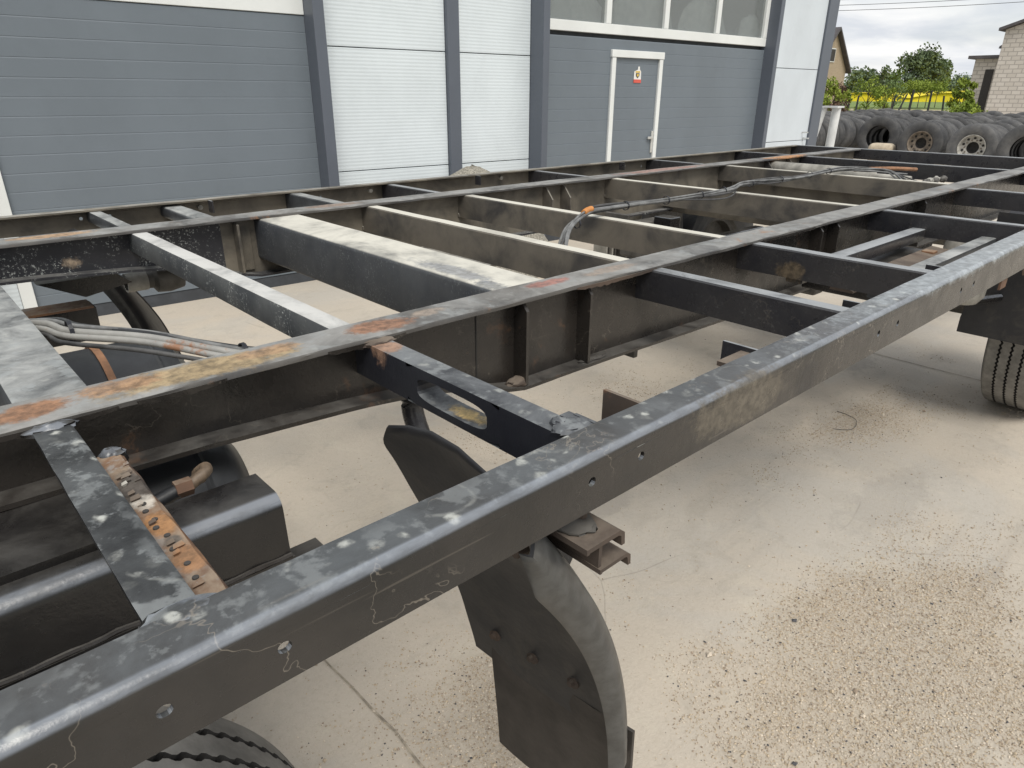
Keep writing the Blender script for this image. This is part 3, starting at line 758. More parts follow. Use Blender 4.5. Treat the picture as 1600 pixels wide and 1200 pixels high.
# tan brick house whose gable shows past the hall corner
house = empty('brick_house', (71.6, 32.6, 0), 'tan brick house with a steep dark roof beyond the hall corner', 'house', rotz=math.radians(-2))
Wd, eh, ah = 3.3, 3.9, 7.3
g = [(-Wd, 0, -.3), (Wd, 0, -.3), (Wd, 0, eh), (0, 0, ah), (-Wd, 0, eh)]
V = g+[(x, 11, z) for x, _, z in g]
obj('wall', V, F5 if False else [(0, 1, 2, 3, 4), (5, 9, 8, 7, 6)]+[(i, (i+1) % 5, (i+1) % 5+5, i+5) for i in range(5)], m_tan, house, world=False)
for sg in (-1, 1):
    V = [(0, -.45, ah+.03), (0, 11.4, ah+.03), (sg*(Wd+.30), 11.4, eh-.28), (sg*(Wd+.30), -.45, eh-.28)]
    V += [(x, y, z+.22) for x, y, z in V]
    obj('roof_slope', V, [(0, 1, 2, 3), (7, 6, 5, 4), (0, 4, 5, 1), (1, 5, 6, 2), (2, 6, 7, 3), (3, 7, 4, 0)], m_roof, house, world=False)
wdw = lbox('window', house, -.5, .5, -.06, .02, 4.55, 5.75, m_frame); lbox('pane', wdw, -.42, .42, -.075, -.062, 4.63, 5.67, m_dark)
wdw = lbox('window', house, Wd-.02, Wd+.06, 3.2, 4.4, 1.2, 2.6, m_frame); lbox('pane', wdw, Wd+.062, Wd+.075, 3.28, 4.32, 1.28, 2.52, m_dark)

# ------------------------------------------------------------------ field, fence, trees
def sheet(name, d0, d1, a0, a1, dz, mat, na=70, nd=10, rough=.0):
    V, F = [], []
    for i in range(nd+1):
        d = d0+(d1-d0)*i/nd
        for j in range(na+1):
            a = a0+(a1-a0)*j/na
            x, y = d*math.cos(a), d*math.sin(a)
            V.append((x, y, terrain(x, y)+dz+rough*noise.noise(Vector((x*.25, y*.25, 3)))))
    for i in range(nd):
        for j in range(na):
            a = i*(na+1)+j; F.append((a, a+1, a+na+2, a+na+1))
    return tag(obj(name, V, F, mat, smooth=True), kind='structure')
sheet('green_field', 96, 139, math.radians(-6), math.radians(50), .02, m_rape2)
sheet('dirt_path', 70, 88, math.radians(8), math.radians(40), .05, plain('path_earth', (.34, .30, .19), .95, .3, .4))
# rapeseed stands a metre tall: raised crop block with an uneven top
sheet('rapeseed_field', 140, 330, math.radians(-6), math.radians(50), .95, m_rape, 120, 30, .7)
V, F = [], []
na = 120
for j in range(na+1):
    a = math.radians(-6)+math.radians(56)*j/na; x, y = 140*math.cos(a), 140*math.sin(a)
    V += [(x, y, terrain(x, y)-.2), (x+.3, y+.1, terrain(x, y)+.95+.7*noise.noise(Vector((x*.25, y*.25, 3))))]
for j in range(na): F.append((2*j, 2*j+2, 2*j+3, 2*j+1))
tag(obj('rapeseed_edge', V, F, m_rape), kind='structure')

def leafmat(name, a, b):
    t = NT(name, .75); t.b.inputs['Specular IOR Level'].default_value = .2
    oi = t.node('ShaderNodeObjectInfo')
    c = t.mix(t.step(t.noise(.9, 5, .7), .3, .7), a, b)
    t.b.inputs['Subsurface Weight'].default_value = 0
    return t.done(c)
L_dark = leafmat('leaf_dark_green', (.075, .105, .058), (.125, .165, .085))
L_mid = leafmat('leaf_mid_green', (.085, .13, .05), (.14, .20, .075))
L_yel = leafmat('leaf_spring_green', (.14, .20, .03), (.24, .29, .05))
L_far = leafmat('leaf_far_green', (.10, .14, .09), (.15, .20, .125))
L_red = leafmat('leaf_brown_purple', (.10, .065, .055), (.17, .11, .08))
m_bark = plain('bark', (.09, .07, .055), .9, .3, 8)
def tree(x, y, h, w, mat, label, cat='tree', name='broadleaf_tree', clumps=16, leaves=900, leaf=.35, base=.25, group='trees and shrubs beyond the yard', seed=0):
    rnd = random.Random(seed+int(x*10)); z0 = terrain(x, y)
    t = empty(name, (x, y, z0-.05), label, cat, group)
    br = [tube([(0, 0, 0), (.02*h, .01*h, h*.3), (-.01*h, 0, h*.72)], lambda u: h*.022*(1-.75*u), 7, 3)]
    cl = []
    for k in range(clumps):
        u = rnd.uniform(base, .93); a = rnd.random()*6.28
        sh = math.sin(PI*min(1, (u-base)/(1-base)*.85+.15))**.7
        rr = w/2*sh*rnd.uniform(.35, .92)
        c = Vector((rr*math.cos(a), rr*math.sin(a), h*u)); cs = w*rnd.uniform(.13, .24)
        cl.append((c, cs))
        br.append(tube([(0, 0, h*max(.15, u-.28)), tuple(c*.55+Vector((0, 0, h*(u-.1)))*.0+Vector((0, 0, 0))) if False else (c.x*.5, c.y*.5, h*(u-.12)), tuple(c)], lambda q: h*.008*(1-.7*q), 5, 2))
    obj('trunk', *join(*br), m_bark, t, world=False)
    V, F = [], []
    for i in range(leaves):
        c, cs = rnd.choice(cl)
        d = Vector((rnd.gauss(0, 1), rnd.gauss(0, 1), rnd.gauss(0, .8))); d = d.normalized()*cs*(rnd.random()**.45)
        p = c+d; n_ = Vector((rnd.gauss(0, 1), rnd.gauss(0, 1), rnd.gauss(0, 1)+.4)).normalized()
        a = n_.orthogonal().normalized(); b = n_.cross(a); s = leaf*rnd.uniform(.6, 1.3)
        o = len(V)
        V += [tuple(p-a*s), tuple(p+b*s*.55), tuple(p+a*s), tuple(p-b*s*.55)]; F.append((o, o+1, o+2, o+3))
    me = bpy.data.meshes.new('crown'); me.from_pydata(V, [], F); me.materials.append(mat)
    o = bpy.data.objects.new('crown', me); COL.objects.link(o); o.parent = t
    return t
def at(px, d):   # bearing of a picture column at the horizon -> ground point at distance d
    k = (px-800)/1063.476; v = _f + _R*k + _U*((600-150)/1063.476)
    a = math.atan2(v.y, v.x); return d*math.cos(a), d*math.sin(a)
def T_(px, d, *a, **k):
    x, y = at(px, d); return tree(x, y, *a, **k)
T_(1436, 215, 11.6, 12.5, L_dark, 'large round dark green tree rising above the rapeseed', clumps=30, leaves=4200, leaf=.42, base=.12)
T_(1455, 228, 9.6, 7.5, L_mid, 'slimmer green tree behind the large round one', clumps=16, leaves=1600, leaf=.4, base=.2)
T_(1338, 200, 6.3, 9, L_far, 'low spreading green tree close to the tan house', clumps=22, leaves=2200, leaf=.4, base=.12)
T_(1352, 205, 6.0, 8, L_far, 'low spreading green tree beside another by the field', clumps=18, leaves=1800, leaf=.4, base=.12)
T_(1373, 150, 5.6, 4.2, L_dark, 'small dark conical tree at the field edge', clumps=14, leaves=1500, leaf=.25, base=.1)
T_(1390, 205, 6.0, 8, L_mid, 'mid green tree between the conical and round trees', clumps=18, leaves=1800, leaf=.4, base=.12)
T_(1410, 210, 5.2, 8, L_far, 'low tree in front of the big tree line', clumps=18, leaves=1700, leaf=.4, base=.12)
for i, px in enumerate((1470, 1486, 1500, 1512, 1478)):
    T_(px, 300+8*i, 5.2-.3*(i % 2), 12, L_far, 'far hedge tree in the even row past the rapeseed', group='far hedge trees past the rapeseed', clumps=20, leaves=1700, leaf=.45, base=.08, seed=i)
T_(1524, 78, 4.3, 1.6, L_dark, 'dark narrow tree against the annex wall', clumps=16, leaves=2600, leaf=.14, base=.1)
T_(1357, 66, 3.2, 2.3, L_yel, 'bright spring green shrub in front of the rapeseed', 'shrub', 'shrub', clumps=14, leaves=1100, leaf=.10, base=.1)
T_(1384, 72, 3.4, 2.0, L_yel, 'yellow green young tree beside the bright shrub', clumps=9, leaves=600, leaf=.10, base=.2)
T_(1396, 78, 2.9, 2.4, L_mid, 'small green bush before the fence', 'shrub', 'shrub', clumps=8, leaves=500, leaf=.10, base=.15)
for i, px in enumerate((1412, 1424, 1437, 1449, 1464)):
    T_(px, 92+1.5*i, 2.75, 3.4, L_yel, 'low pruned orchard tree with pale green flat crown', group='pruned orchard trees', name='orchard_tree', clumps=12, leaves=800, leaf=.11, base=.74, seed=i)
T_(1290, 52, 2.9, 2.2, L_yel, 'green shrub at the foot of the tan house', 'shrub', 'shrub', clumps=14, leaves=1900, leaf=.09, base=.08)
T_(1304, 54, 2.3, 2.1, L_red, 'purple brown shrub by the tan house', 'shrub', 'shrub', clumps=14, leaves=1700, leaf=.09, base=.08)
T_(1318, 56, 1.9, 1.6, L_yel, 'small yellow green shrub beyond the purple one', 'shrub', 'shrub', clumps=10, leaves=1100, leaf=.09, base=.08)
T_(1507, 44, 2.5, 1.3, L_yel, 'tall fresh green elder bush beside the annex', 'shrub', 'shrub', clumps=18, leaves=3200, leaf=.085, base=.06)
for i, (px, d, h_) in enumerate(((1494, 43, 1.25), (1520, 42.5, 1.2), (1533, 42, 1.0), (1480, 44, .8))):
    T_(px, d, h_, 2.0, L_yel, 'knee-high weeds growing along the tyre rows', 'shrub', 'weed_clump', clumps=12, leaves=1300, leaf=.075, base=.08, group='weeds along the tyre rows', seed=i)
# fence posts of the orchard: each a leaning dark post
fx = [(1329, 62, 1.75), (1341, 64, 1.6), (1397, 66, 1.6), (1425, 58, 2.0), (1455, 60, 1.95), (1480, 63, 1.6), (1405, 70, 1.7)]
m_post = plain('tarred_post', (.035, .036, .038), .8)
pts = []
for i, (px, d, h_) in enumerate(fx):
    x, y = at(px, d); z = terrain(x, y); le = random.uniform(-.16, .10) if i != 6 else .45
    o = obj('fence_post', [(-.06, -.06, -.2), (.06, -.06, -.2), (.06, .06, -.2), (-.06, .06, -.2), (-.05+le, -.05-le, h_), (.05+le, -.05-le, h_), (.05+le, .05-le, h_), (-.05+le, .05-le, h_)],
            [(0, 3, 2, 1), (4, 5, 6, 7), (0, 1, 5, 4), (1, 2, 6, 5), (2, 3, 7, 6), (3, 0, 4, 7)], m_post)
    o.location = (x, y, z)
    tag(o, 'strongly leaning dark orchard post' if i == 6 else 'dark slim orchard post standing before the yellow field', 'post', 'orchard posts')
# far wooded rise
V, F = [], []
na = 160
for j in range(na+1):
    a = math.radians(-10)+math.radians(70)*j/na
    for d, z in ((620, 2), (660, 9), (900, 13), (1300, 10)):
        zz = z*(.75+.5*noise.noise(Vector((a*9, d*.01, 1))))+ (1.6*noise.noise(Vector((a*120, d*.02, 1))) if d > 620 else 0)
        V.append((d*math.cos(a), d*math.sin(a), 2+zz))
for j in range(na):
    for k in range(3): q = j*4+k; F.append((q, q+1, q+5, q+4))
tag(obj('wooded_hills', V, F, grass_mat('far_forest', (.045, .075, .055), (.06, .095, .06), (.05, .08, .055), .05)), kind='structure')
# overhead line with two poles out of the picture
def pole(x, y, lab):
    p = empty('utility_pole', (x, y, terrain(x, y)), lab, 'pole', 'utility poles')
    obj('shaft', *tube([(0, 0, -.3), (0, 0, 6), (0, 0, 11.2)], lambda u: .16-.06*u, 10, 3), m_rimrust, p, world=False)
    v, f = boxg(-.06, .06, -1.1, 1.1, 10.6, 10.75); obj('cross_arm', v, f, m_rimrust, p, world=False)
pa, pb = (66.0, 52.0), (84.0, 2.0)
pole(*pa, 'utility pole standing behind the workshop hall'); pole(*pb, 'utility pole standing past the brick shed')
for i in range(4):
    o_ = -1.0+.65*i; h0 = 11.0-.42*i
    P_ = [(pa[0]+(pb[0]-pa[0])*t, pa[1]+o_+(pb[1]-pa[1])*t, h0+terrain(*pa)-.9*4*t*(1-t)) for t in lin(0, 1, 9)]
    tag(obj('overhead_wire', *tube(P_, .022, 5, 3), m_hose), 'thin dark overhead power line sagging across the cloudy sky', 'wire', 'overhead power lines')

# ------------------------------------------------------------------ trailer chassis
TR = empty('trailer_chassis', (2.4, 1.71, 0), 'bare black steel trailer chassis with worn rusty beams and open frame', 'trailer')
def Z(z): return T+z
def up(g): return [(x, y, z+T) for x, y, z in g[0]], g[1]
X0, X1 = -1.25, 6.0
XS = lin(X0, X1, 290)
# side rail: rounded top fold, open below, bolt holes through the outer face
def ring_cell(u0, u1, v0, v1, hc, ru, rv, n=16, ex=1.0):
    inn, out = [], []
    for k in range(n):
        t = 2*PI*k/n; c, s = math.cos(t), math.sin(t); mm = max(abs(c), abs(s))
        pw = lambda q: math.copysign(abs(q)**ex, q)
        inn.append((hc[0]+ru*pw(c), hc[1]+rv*pw(s)))
        cu, cv = c/mm, s/mm
        out.append((hc[0]+cu*((u1-hc[0]) if cu > 0 else (hc[0]-u0)), hc[1]+cv*((v1-hc[1]) if cv > 0 else (hc[1]-v0))))
    return inn, out
def holed_plate(u0, u1, v0, v1, holes, place, t, ru, rv, n=16, ex=1.0, half=None):
    """plate in (u,v) with holes; place(u,v,w)->xyz; w from 0 to t"""
    V, F = [], []
    def quad(a, b, c, d):
        o = len(V); V.extend([a, b, c, d]); F.append((o, o+1, o+2, o+3))
    hw = half or ru*2.2
    cur = u0
    def blank(a, b):
        if b-a < 1e-6: return
        for w in (0, t): quad(place(a, v0, w), place(b, v0, w), place(b, v1, w), place(a, v1, w))
        for v in (v0, v1): quad(place(a, v, 0), place(b, v, 0), place(b, v, t), place(a, v, t))
    for (hu, hv) in sorted(holes):
        blank(cur, hu-hw); cur = hu+hw
        inn, out = ring_cell(hu-hw, hu+hw, v0, v1, (hu, hv), ru, rv, n, ex)
        for k in range(n):
            k2 = (k+1) % n
            for w in (0, t): quad(place(*inn[k], w), place(*inn[k2], w), place(*out[k2], w), place(*out[k], w))
            quad(place(*inn[k], 0), place(*inn[k2], 0), place(*inn[k2], t), place(*inn[k], t))
        for v in (v0, v1): quad(place(hu-hw, v, 0), place(hu+hw, v, 0), place(hu+hw, v, t), place(hu-hw, v, t))
    blank(cur, u1)
    for u in (u0, u1): quad(place(u, v0, 0), place(u, v1, 0), place(u, v1, t), place(u, v0, t))
    return V, F
def rail(mirror=False):
    my = (lambda y: 3.414-y) if mirror else (lambda y: y)
    r = .013
    prof = [(.515, -.006), (.515, 0), (.457+r, 0)]
    for k in range(1, 6):
        a = math.radians(90+90*k/5); prof.append((.457+r+r*math.cos(a), -r+r*math.sin(a)))
    prof += [(.457, -.019), (.463, -.019), (.463, -.0135), (.4655, -.0085), (.470, -.006)]
    g1 = up(along_x([(my(y), z) for y, z in prof], XS, 0.0008, 3.0 if mirror else 0.0))
    holes = [(-.54, -.04), (-.44, -.04), (.063, -.040), (.160, -.040), (.554, -.036), (.650, -.036), (1.423, -.042), (1.523, -.042), (1.936, -.044), (2.036, -.044), (2.9, -.044), (3.0, -.044), (3.9, -.044), (4.0, -.044)]
    g2 = holed_plate(X0, X1, -.080, -.0192, holes, lambda u, v, w: (u, my(.457+w), Z(-.0192-(-.0192-v)/.0608*(.073-.0192+.0085*min(max(u, 0), 2.6)))), .006, .0065, .0065)
    V, F = join(g1, g2)
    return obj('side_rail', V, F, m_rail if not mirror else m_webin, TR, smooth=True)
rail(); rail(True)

ZB = [(-2, -.103), (.0, -.106), (.3, -.112), (.55, -.127), (.66, -.138), (.74, -.150), (.82, -.172), (.90, -.197), (.96, -.209), (1.2, -.210), (1.8, -.224), (6.5, -.226)]
def zb(x):
    for (a, za), (b, zb_) in zip(ZB[:-1], ZB[1:]):
        if a <= x <= b: return za+(zb_-za)*(x-a)/(b-a)
    return ZB[-1][1]
def main_beam(y0, y1, left):
    yc = (y0+y1)/2
    def web(xs, mat, nm):
        def st(i):
            x = xs[i]; b = zb(x)+.006; return [(x, yc-.004, Z(b)), (x, yc+.004, Z(b)), (x, yc+.004, Z(-.0075)), (x, yc-.004, Z(-.0075))]
        return obj(nm, *sweep(st, len(xs)), mat, TR)
    b = web(lin(X0, .858, 60), m_webneck if left else m_web, 'main_beam_neck')
    d = web(lin(.858, X1, 130), m_webin if left else m_web, 'main_beam')
    tp = [(y0, -.009), (y0, -.002), (y0+.002, 0), (y0+.03, 0), (y1-.03, 0), (y1-.002, 0), (y1, -.002), (y1, -.009)]
    obj('top_flange', *up(along_x(tp, lin(X0, X1, 420), .0026, 11+y0)), m_flange, d, smooth=True)
    bp = [(y0, -.009+.008), (y0, .0068), (yc, .0068), (y1, .0068), (y1, -.009+.008)]
    obj('bottom_flange', *up(along_x(bp, lin(X0, X1, 260), .0015, 31+y0, zf=lambda x, z: z+zb(x))), m_webneck if left else m_web, d, smooth=True)
    return b, d, yc
rb, rd, rc = main_beam(1.0, 1.095, False)
lb, ld, lc = main_beam(2.366, 2.468, True)
# ragged crust of old paint and rust hanging under the flange edge
def crust(x0, x1, y, parent, seed, mat=m_web):
    V, F = [], []
    n = 34
    for i in range(n):
        x = x0+(x1-x0)*i/(n-1); e = math.sin(PI*i/(n-1))**.5
        dp = (.004+.010*abs(noise.noise(Vector((x*38+seed, 1, 0)))))*e
        V += [(x, y+.012, Z(-.008)), (x, y-.0045*e, Z(-.005)), (x, y-.003*e, Z(-.009-dp)), (x, y+.014, Z(-.010-dp*.4))]
    for i in range(n-1):
        for k in range(4): a = i*4; F.append((a+k, a+(k+1) % 4, a+4+(k+1) % 4, a+4+k))
    return obj('paint_crust', V, F, mat, parent)
crust(.50, .66, 1.0, rd, 1); crust(.02, .18, 1.0, rd, 5); crust(1.12, 1.42, 1.0, rd, 9, m_rustdk); crust(.2, .33, 1.0, rd, 14); crust(1.95, 2.3, 1.0, rd, 21)
# welded seam and stiffeners
box('weld_seam', .8565, .8595, rc-.0052, rc-.0035, Z(-.165), Z(-.012), m_groove, rb)
def gusset(x, y0, y1, parent, z1=-.010, z0=None, mat=m_web, cut=.018, t=.008):
    z0 = z0 if z0 is not None else zb(x)+.008
    s = 1 if y1 > y0 else -1
    pr = [(y0, z1), (y1-s*cut, z1), (y1, z1-cut*1.2), (y1, z0), (y0, z0)]
    V = [(x, y, Z(z)) for y, z in pr]+[(x+t, y, Z(z)) for y, z in pr]; n = len(pr)
    F = [tuple(range(n)), tuple(range(n, 2*n))[::-1]]+[(i, i+n, (i+1) % n+n, (i+1) % n) for i in range(n)]
    return obj('gusset', V, F, mat, parent)
for x in (.966, 1.172, 2.36, 2.49, 3.35): gusset(x, rc-.003, 1.003, rd)
for x, z1 in ((2.42, -.02), (2.545, -.02), (4.05, -.02), (4.55, -.015), (4.85, -.015), (.90, -.02)):
    gusset(x, lc-.003, 2.345 if x > 1 else 2.372, ld, z1, mat=m_cross if x > 1 else m_webin, cut=.045 if x > 1 else .004, z0=-.16 if x > 1 else None)
for x in (.905, 1.16): box('stiffener', x, x+.05, lc-.012, lc-.004, Z(zb(x)+.01), Z(-.011), m_webin, ld)

# cross members between the main beams
def chan(xk, d, w=.045, t=.006, top=-.0095):
    return [(xk, top-.004), (xk+.003, top), (xk+w, top), (xk+w, top-t), (xk+t, top-t), (xk+t, -d+t), (xk+w, -d+t), (xk+w, -d), (xk, -d)]
def member(name, prof, y0, y1, mat, n=12, smooth=False):
    V, F = along_y(prof, y0, y1, n)
    V = [(x+.0012*noise.noise(Vector((y*7, x*3, z*5))), y, z+T+.0012*noise.noise(Vector((y*6, x*2, 3)))) for x, y, z in V]
    return obj(name, V, F, mat, TR, smooth=smooth)
yi0, yi1 = rc+.003, lc-.003
for xk, d in ((1.413, .108), (1.896, .106), (2.884, .110), (3.985, .100)): member('cross_member', chan(xk, d), yi0, yi1, m_cross)
member('cross_member', chan(5.056, .105), yi0, yi1, m_crossb)
member('box_beam', rounded_rect(.978, 1.137, -.156, -.0095, .012), yi0, yi1, m_box, 16, True)
member('cross_tube', rounded_rect(.569, .617, -.074, -.0095, .005, 2), yi0, yi1, m_c8, 16, True)
member('wide_cross_plate', rounded_rect(.070, .168, -.095, -.0095, .006, 2), yi0, yi1, m_plate, 12, True)
member('cross_member', chan(-.62, .095), yi0, yi1, m_crossb)
# rear and front end beams span the full width
for xk, s in ((6.002, 1),):
    member('end_beam', [(xk, -.078), (xk, -.004), (xk+.003, 0), (xk+.06, 0), (xk+.06, -.006), (xk+.007, -.006), (xk+.007, -.078)], .457, 2.957, m_crossb, 20)
member('end_beam', [(X0-.06, -.078), (X0-.06, 0), (X0-.002, 0), (X0-.002, -.078)], .457, 2.957, m_crossb, 12)
# outriggers to the right-hand rail
for xk in (1.394, 1.885, 2.853, 3.86, 5.05): member('outrigger', chan(xk, .088, .042, top=-.0085), .4635, rc-.003, m_crossb, 8)
for xk in (1.352, 1.85, 2.84, 3.95, 5.08): member('outrigger', chan(xk, .075, .05 if xk < 1.5 else .035, top=-.0085), lc+.003, 2.9505, m_crossb if xk > 1.5 else m_plate, 8)
member('outrigger', rounded_rect(.575, .615, -.05, -.0085, .004, 2), lc+.003, 2.9505, m_plate, 8, True)
member('outrigger', rounded_rect(.83, .905, -.06, -.016, .012, 3), lc+.003, 2.9505, m_plate, 8, True)
# slotted outrigger
V, F = holed_plate(.4635, rc-.003, -.076, -.0085, [(.765, -.043)], lambda u, v, w: (.575+w, u, Z(v)), .043, .088, .020, 28, .55, half=.115)
o5 = obj('slotted_outrigger', V, F, m_o5, TR, bevel=0)
box('foot_plate', .612, .632, .500, .57, Z(-.02), Z(-.004), m_o5, o5, .002)
# flat black outrigger by the front with a rusted angle beside it
def slab_y(prof, ys, jit, seed):
    V, F = sweep(lambda i: [(x+jit*noise.noise(Vector((ys[i]*20+seed, k, 0))), ys[i], z+T+jit*.5*noise.noise(Vector((ys[i]*25+seed, k, 4)))) for k, (x, z) in enumerate(prof)], len(ys)); return V, F
o6 = obj('flat_outrigger', *slab_y([(.074, -.013), (.074, -.0065), (.114, -.0065), (.119, -.010), (.119, -.055), (.113, -.055), (.113, -.013)], lin(.500, rc-.003, 40), .0008, 2), m_o6, TR, smooth=True)
ra = obj('rusted_angle', *slab_y([(.1225, -.052), (.1225, -.028), (.148, -.026), (.152, -.031), (.152, -.052)], lin(.50, .905, 70), .0026, 6), m_rusty, TR, smooth=True)
V, F = [], []
hl = []
for y in (.585, .612, .645, .673, .695, .712, .735, .752): hl.append(lathe([(0, .0002), (.0032, .0000), (.0036, -.004)], (.1335+random.uniform(-.003, .003), y, Z(-.0255)), 'Z', 9))
for g in hl: obj('bolt_hole', *g, m_dark, ra)
fl = []
for k in range(16):
    y = random.uniform(.56, .86); x = random.uniform(.128, .147); s = random.uniform(.003, .006)
    fl.append(([(x-s, y-s*.5, Z(-.025)), (x+s, y-s*.6, Z(-.0235)), (x+s*.8, y+s*.5, Z(-.0215)), (x-s*.7, y+s*.6, Z(-.0235)), (x, y, Z(-.031))], [(0, 1, 2, 3), (0, 4, 1), (1, 4, 2), (2, 4, 3), (3, 4, 0)]))
for g in fl: obj('rust_flake', *g, random.choice((m_rustdk, m_rusty, m_rusty, m_rusty, m_rustdk, m_silver)), ra)
# lumps of weld and tar where members meet
def lump(x, y, z, rx, ry, rz, mat, parent, seed=0, nm='weld_lump'):
    V, F = [], []
    n, k = 18, 10
    for i in range(k+1):
        e = -PI/2+PI*i/k
        for j in range(n):
            a = 2*PI*j/n; d = Vector((math.cos(e)*math.cos(a), math.cos(e)*math.sin(a), math.sin(e)))
            q = 1+.32*noise.noise(d*2.6+Vector((seed, seed*.7, 0)))
            V.append((x+d.x*rx*q, y+d.y*ry*q, Z(z)+d.z*rz*q))
    for i in range(k):
        for j in range(n): F.append((i*n+j, i*n+(j+1) % n, (i+1)*n+(j+1) % n, (i+1)*n+j))
    return obj(nm, V, F, mat, parent, smooth=True)
lump(.597, .995, -.009, .030, .014, .007, m_rustdk, o5, 1); lump(.095, .992, -.010, .032, .014, .008, m_black, o6, 2)
lump(.142, .905, -.035, .018, .016, .014, m_black, ra, 3); lump(.128, .897, -.045, .022, .02, .014, m_black, ra, 4)
lump(.598, .555, -.006, .012, .014, .006, m_o5, o5, 5); lump(.60, .535, -.005, .03, .022, .004, m_o5, o5, 6)
lump(.098, .513, -.007, .034, .020, .008, m_rail, o6, 7)
lump(.955, 1.02, -.195, .03, .018, .012, m_rustdk, rd, 8)
for x, s in ((1.16, 2), (2.05, 4), (2.4, 9)): lump(x+.05, 1.02, zb(x)+.008, .05, .014, .005, m_web, rd, s)
for i, (xk) in enumerate((1.413, 1.896, 2.884)):
    for y in (yi0+.0, yi1-.006): lump(xk+.004, y+.003, -.100, .008, .008, .012, m_cross, rd if y < 1.5 else ld, 20+i)
# lashing brackets along the inside of the near rail
def tri_bracket(x, y1, zt, zl, mat, tri=True, plate=None):
    pr = [(.512, zt), (y1, zt), (y1, zl)] + ([(.512, zl-.02)] if not tri else [(.512, zt-.055)])
    V = [(x, y, Z(z)) for y, z in pr]+[(x+.006, y, Z(z)) for y, z in pr]; n = len(pr)
    o = obj('lashing_bracket', V, [tuple(range(n)), tuple(range(n, 2*n))[::-1]]+[(i, i+n, (i+1) % n+n, (i+1) % n) for i in range(n)], mat, TR)
    if plate: box('base_plate', plate[0], plate[1], .512, plate[2], Z(-.020), Z(-.012), m_rustdk, o)
tri_bracket(.722, .585, -.004, -.058, m_rustdk)
tri_bracket(1.046, .585, -.004, -.040, m_crossb, False, (.97, 1.0455, .548))
tri_bracket(1.470, .556, -.004, -.040, m_crossb, False)
tri_bracket(1.964, .556, -.004, -.040, m_crossb, False)
tri_bracket(.626, .556, -.003, -.030, m_o5, False)
for x in (1.0, 2.4, 3.6): 
    V, F = boxg(x, x+.006, 2.86, 2.902, Z(-.05), Z(-.004)); obj('lashing_bracket', V, F, m_crossb, TR)
# bolts on the left rail's inside
for x in (.98, 1.78, 2.62, 3.7): obj('bolt', *lathe([(0, -.016), (.010, -.015), (.011, 0)], (x, 2.951, Z(-.035)), 'Y', 8), m_silver, TR)

# long tubes of the rack between two outriggers, with the box under it
for y0, y1 in ((.836, .886), (.610, .658)):
    obj('rack_tube', *up(along_x(rounded_rect(y0, y1, -.100, -.058, .005, 2), lin(1.8915, 2.8525, 30), .0008, y0)), m_crossb if y0 > .8 else m_plate, TR, smooth=True)
obj('rack_strip', *up(along_x([(.735, -.125), (.735, -.118), (.80, -.112), (.80, -.125)], lin(2.0, 2.84, 20), .003)), m_rustdk, TR)
box('rack_tray', 2.12, 2.84, .62, .94, Z(-.17), Z(-.128), m_black, TR, .006)
box('box_bracket', 2.70, 2.745, .75, .79, Z(-.1265), Z(-.108), m_rusty, TR, .003)
box('suspension_cross_beam', 3.46, 3.86, yi0+.01, yi1-.01, Z(-.24), Z(-.155), m_webin, TR, .01)
box('suspension_cross_beam', 2.52, 2.60, yi0+.01, 2.0, Z(-.30), Z(-.215), m_grey_d, TR, .01)

# front bolsters: folded black plates running fore and aft under the outriggers
def bolster(x1, my, nm='bolster'):
    pr = [(.895, -.128), (.895, -.120), (.832, -.120)]
    for k in range(1, 6): a = math.radians(90+90*k/5); pr.append((.832+.022*math.cos(a), -.142+.022*math.sin(a)))
    pr += [(.806, -.212), (.814, -.212), (.818, -.142), (.826, -.131), (.834, -.128)]
    o = obj(nm, *up(along_x([(my(y), z) for y, z in pr], lin(X0+.1, x1, 40), .0006)), m_black, TR, smooth=True)
    obj('weld_bead', *tube([(x, my(.804)+.001*math.sin(i*2.1), Z(-.214)+.0012*math.sin(i*1.7)) for i, x in enumerate(lin(X0+.12, x1, 90))], .0038, 6, 2), m_web, o, smooth=True)
    V = [(x, my(y), Z(z)) for x in (X0+.1, x1+.004) for y, z in ((.800, -.216), (.828, -.216), (.846, -.36), (.818, -.36))]
    obj('bolster_skirt', V, [(0, 1, 2, 3), (7, 6, 5, 4), (0, 4, 5, 1), (1, 5, 6, 2), (2, 6, 7, 3), (3, 7, 4, 0)], m_black, o)
    return o
bo = bolster(.312, lambda y: y)
box('bolster_foot', .30, .375, .80, .86, Z(-.262), Z(-.245), m_black, bo)
bl = obj('bolster', *up(along_x([(2.47, -.252), (2.47, -.244), (2.56, -.242), (2.56, -.252), (2.55, -.35), (2.475, -.35)], lin(X0+.1, .446, 20), .001)), m_black, TR)
obj('bolster_edge', *up(along_x([(2.468, -.2445), (2.468, -.238), (2.562, -.236), (2.562, -.2415)], lin(X0+.12, .44, 20), .002)), m_rusty, bl)
V = [(x, y, Z(z)) for y in (2.44, 2.60) for x, z in ((.30, -.14), (.52, -.14), (.56, -.175), (.42, -.20))]
obj('bracket_plate', V, [(0, 1, 2, 3), (7, 6, 5, 4), (0, 4, 5, 1), (1, 5, 6, 2), (2, 6, 7, 3), (3, 7, 4, 0)], m_black, TR)
bc = obj('brake_chamber', *lathe([(0, -.07), (.024, -.07), (.03, -.02), (.046, -.01), (.05, .03), (.042, .075), (0, .085)], (.655, 2.50, Z(-.19)), 'X', 18), m_grey_d, TR, smooth=True)
obj('chamber_sleeve', *lathe([(.026, -.10), (.032, -.10), (.032, -.035), (.026, -.035)], (.652, 2.50, Z(-.19)), 'X', 16, True), m_silver, bc, smooth=True)

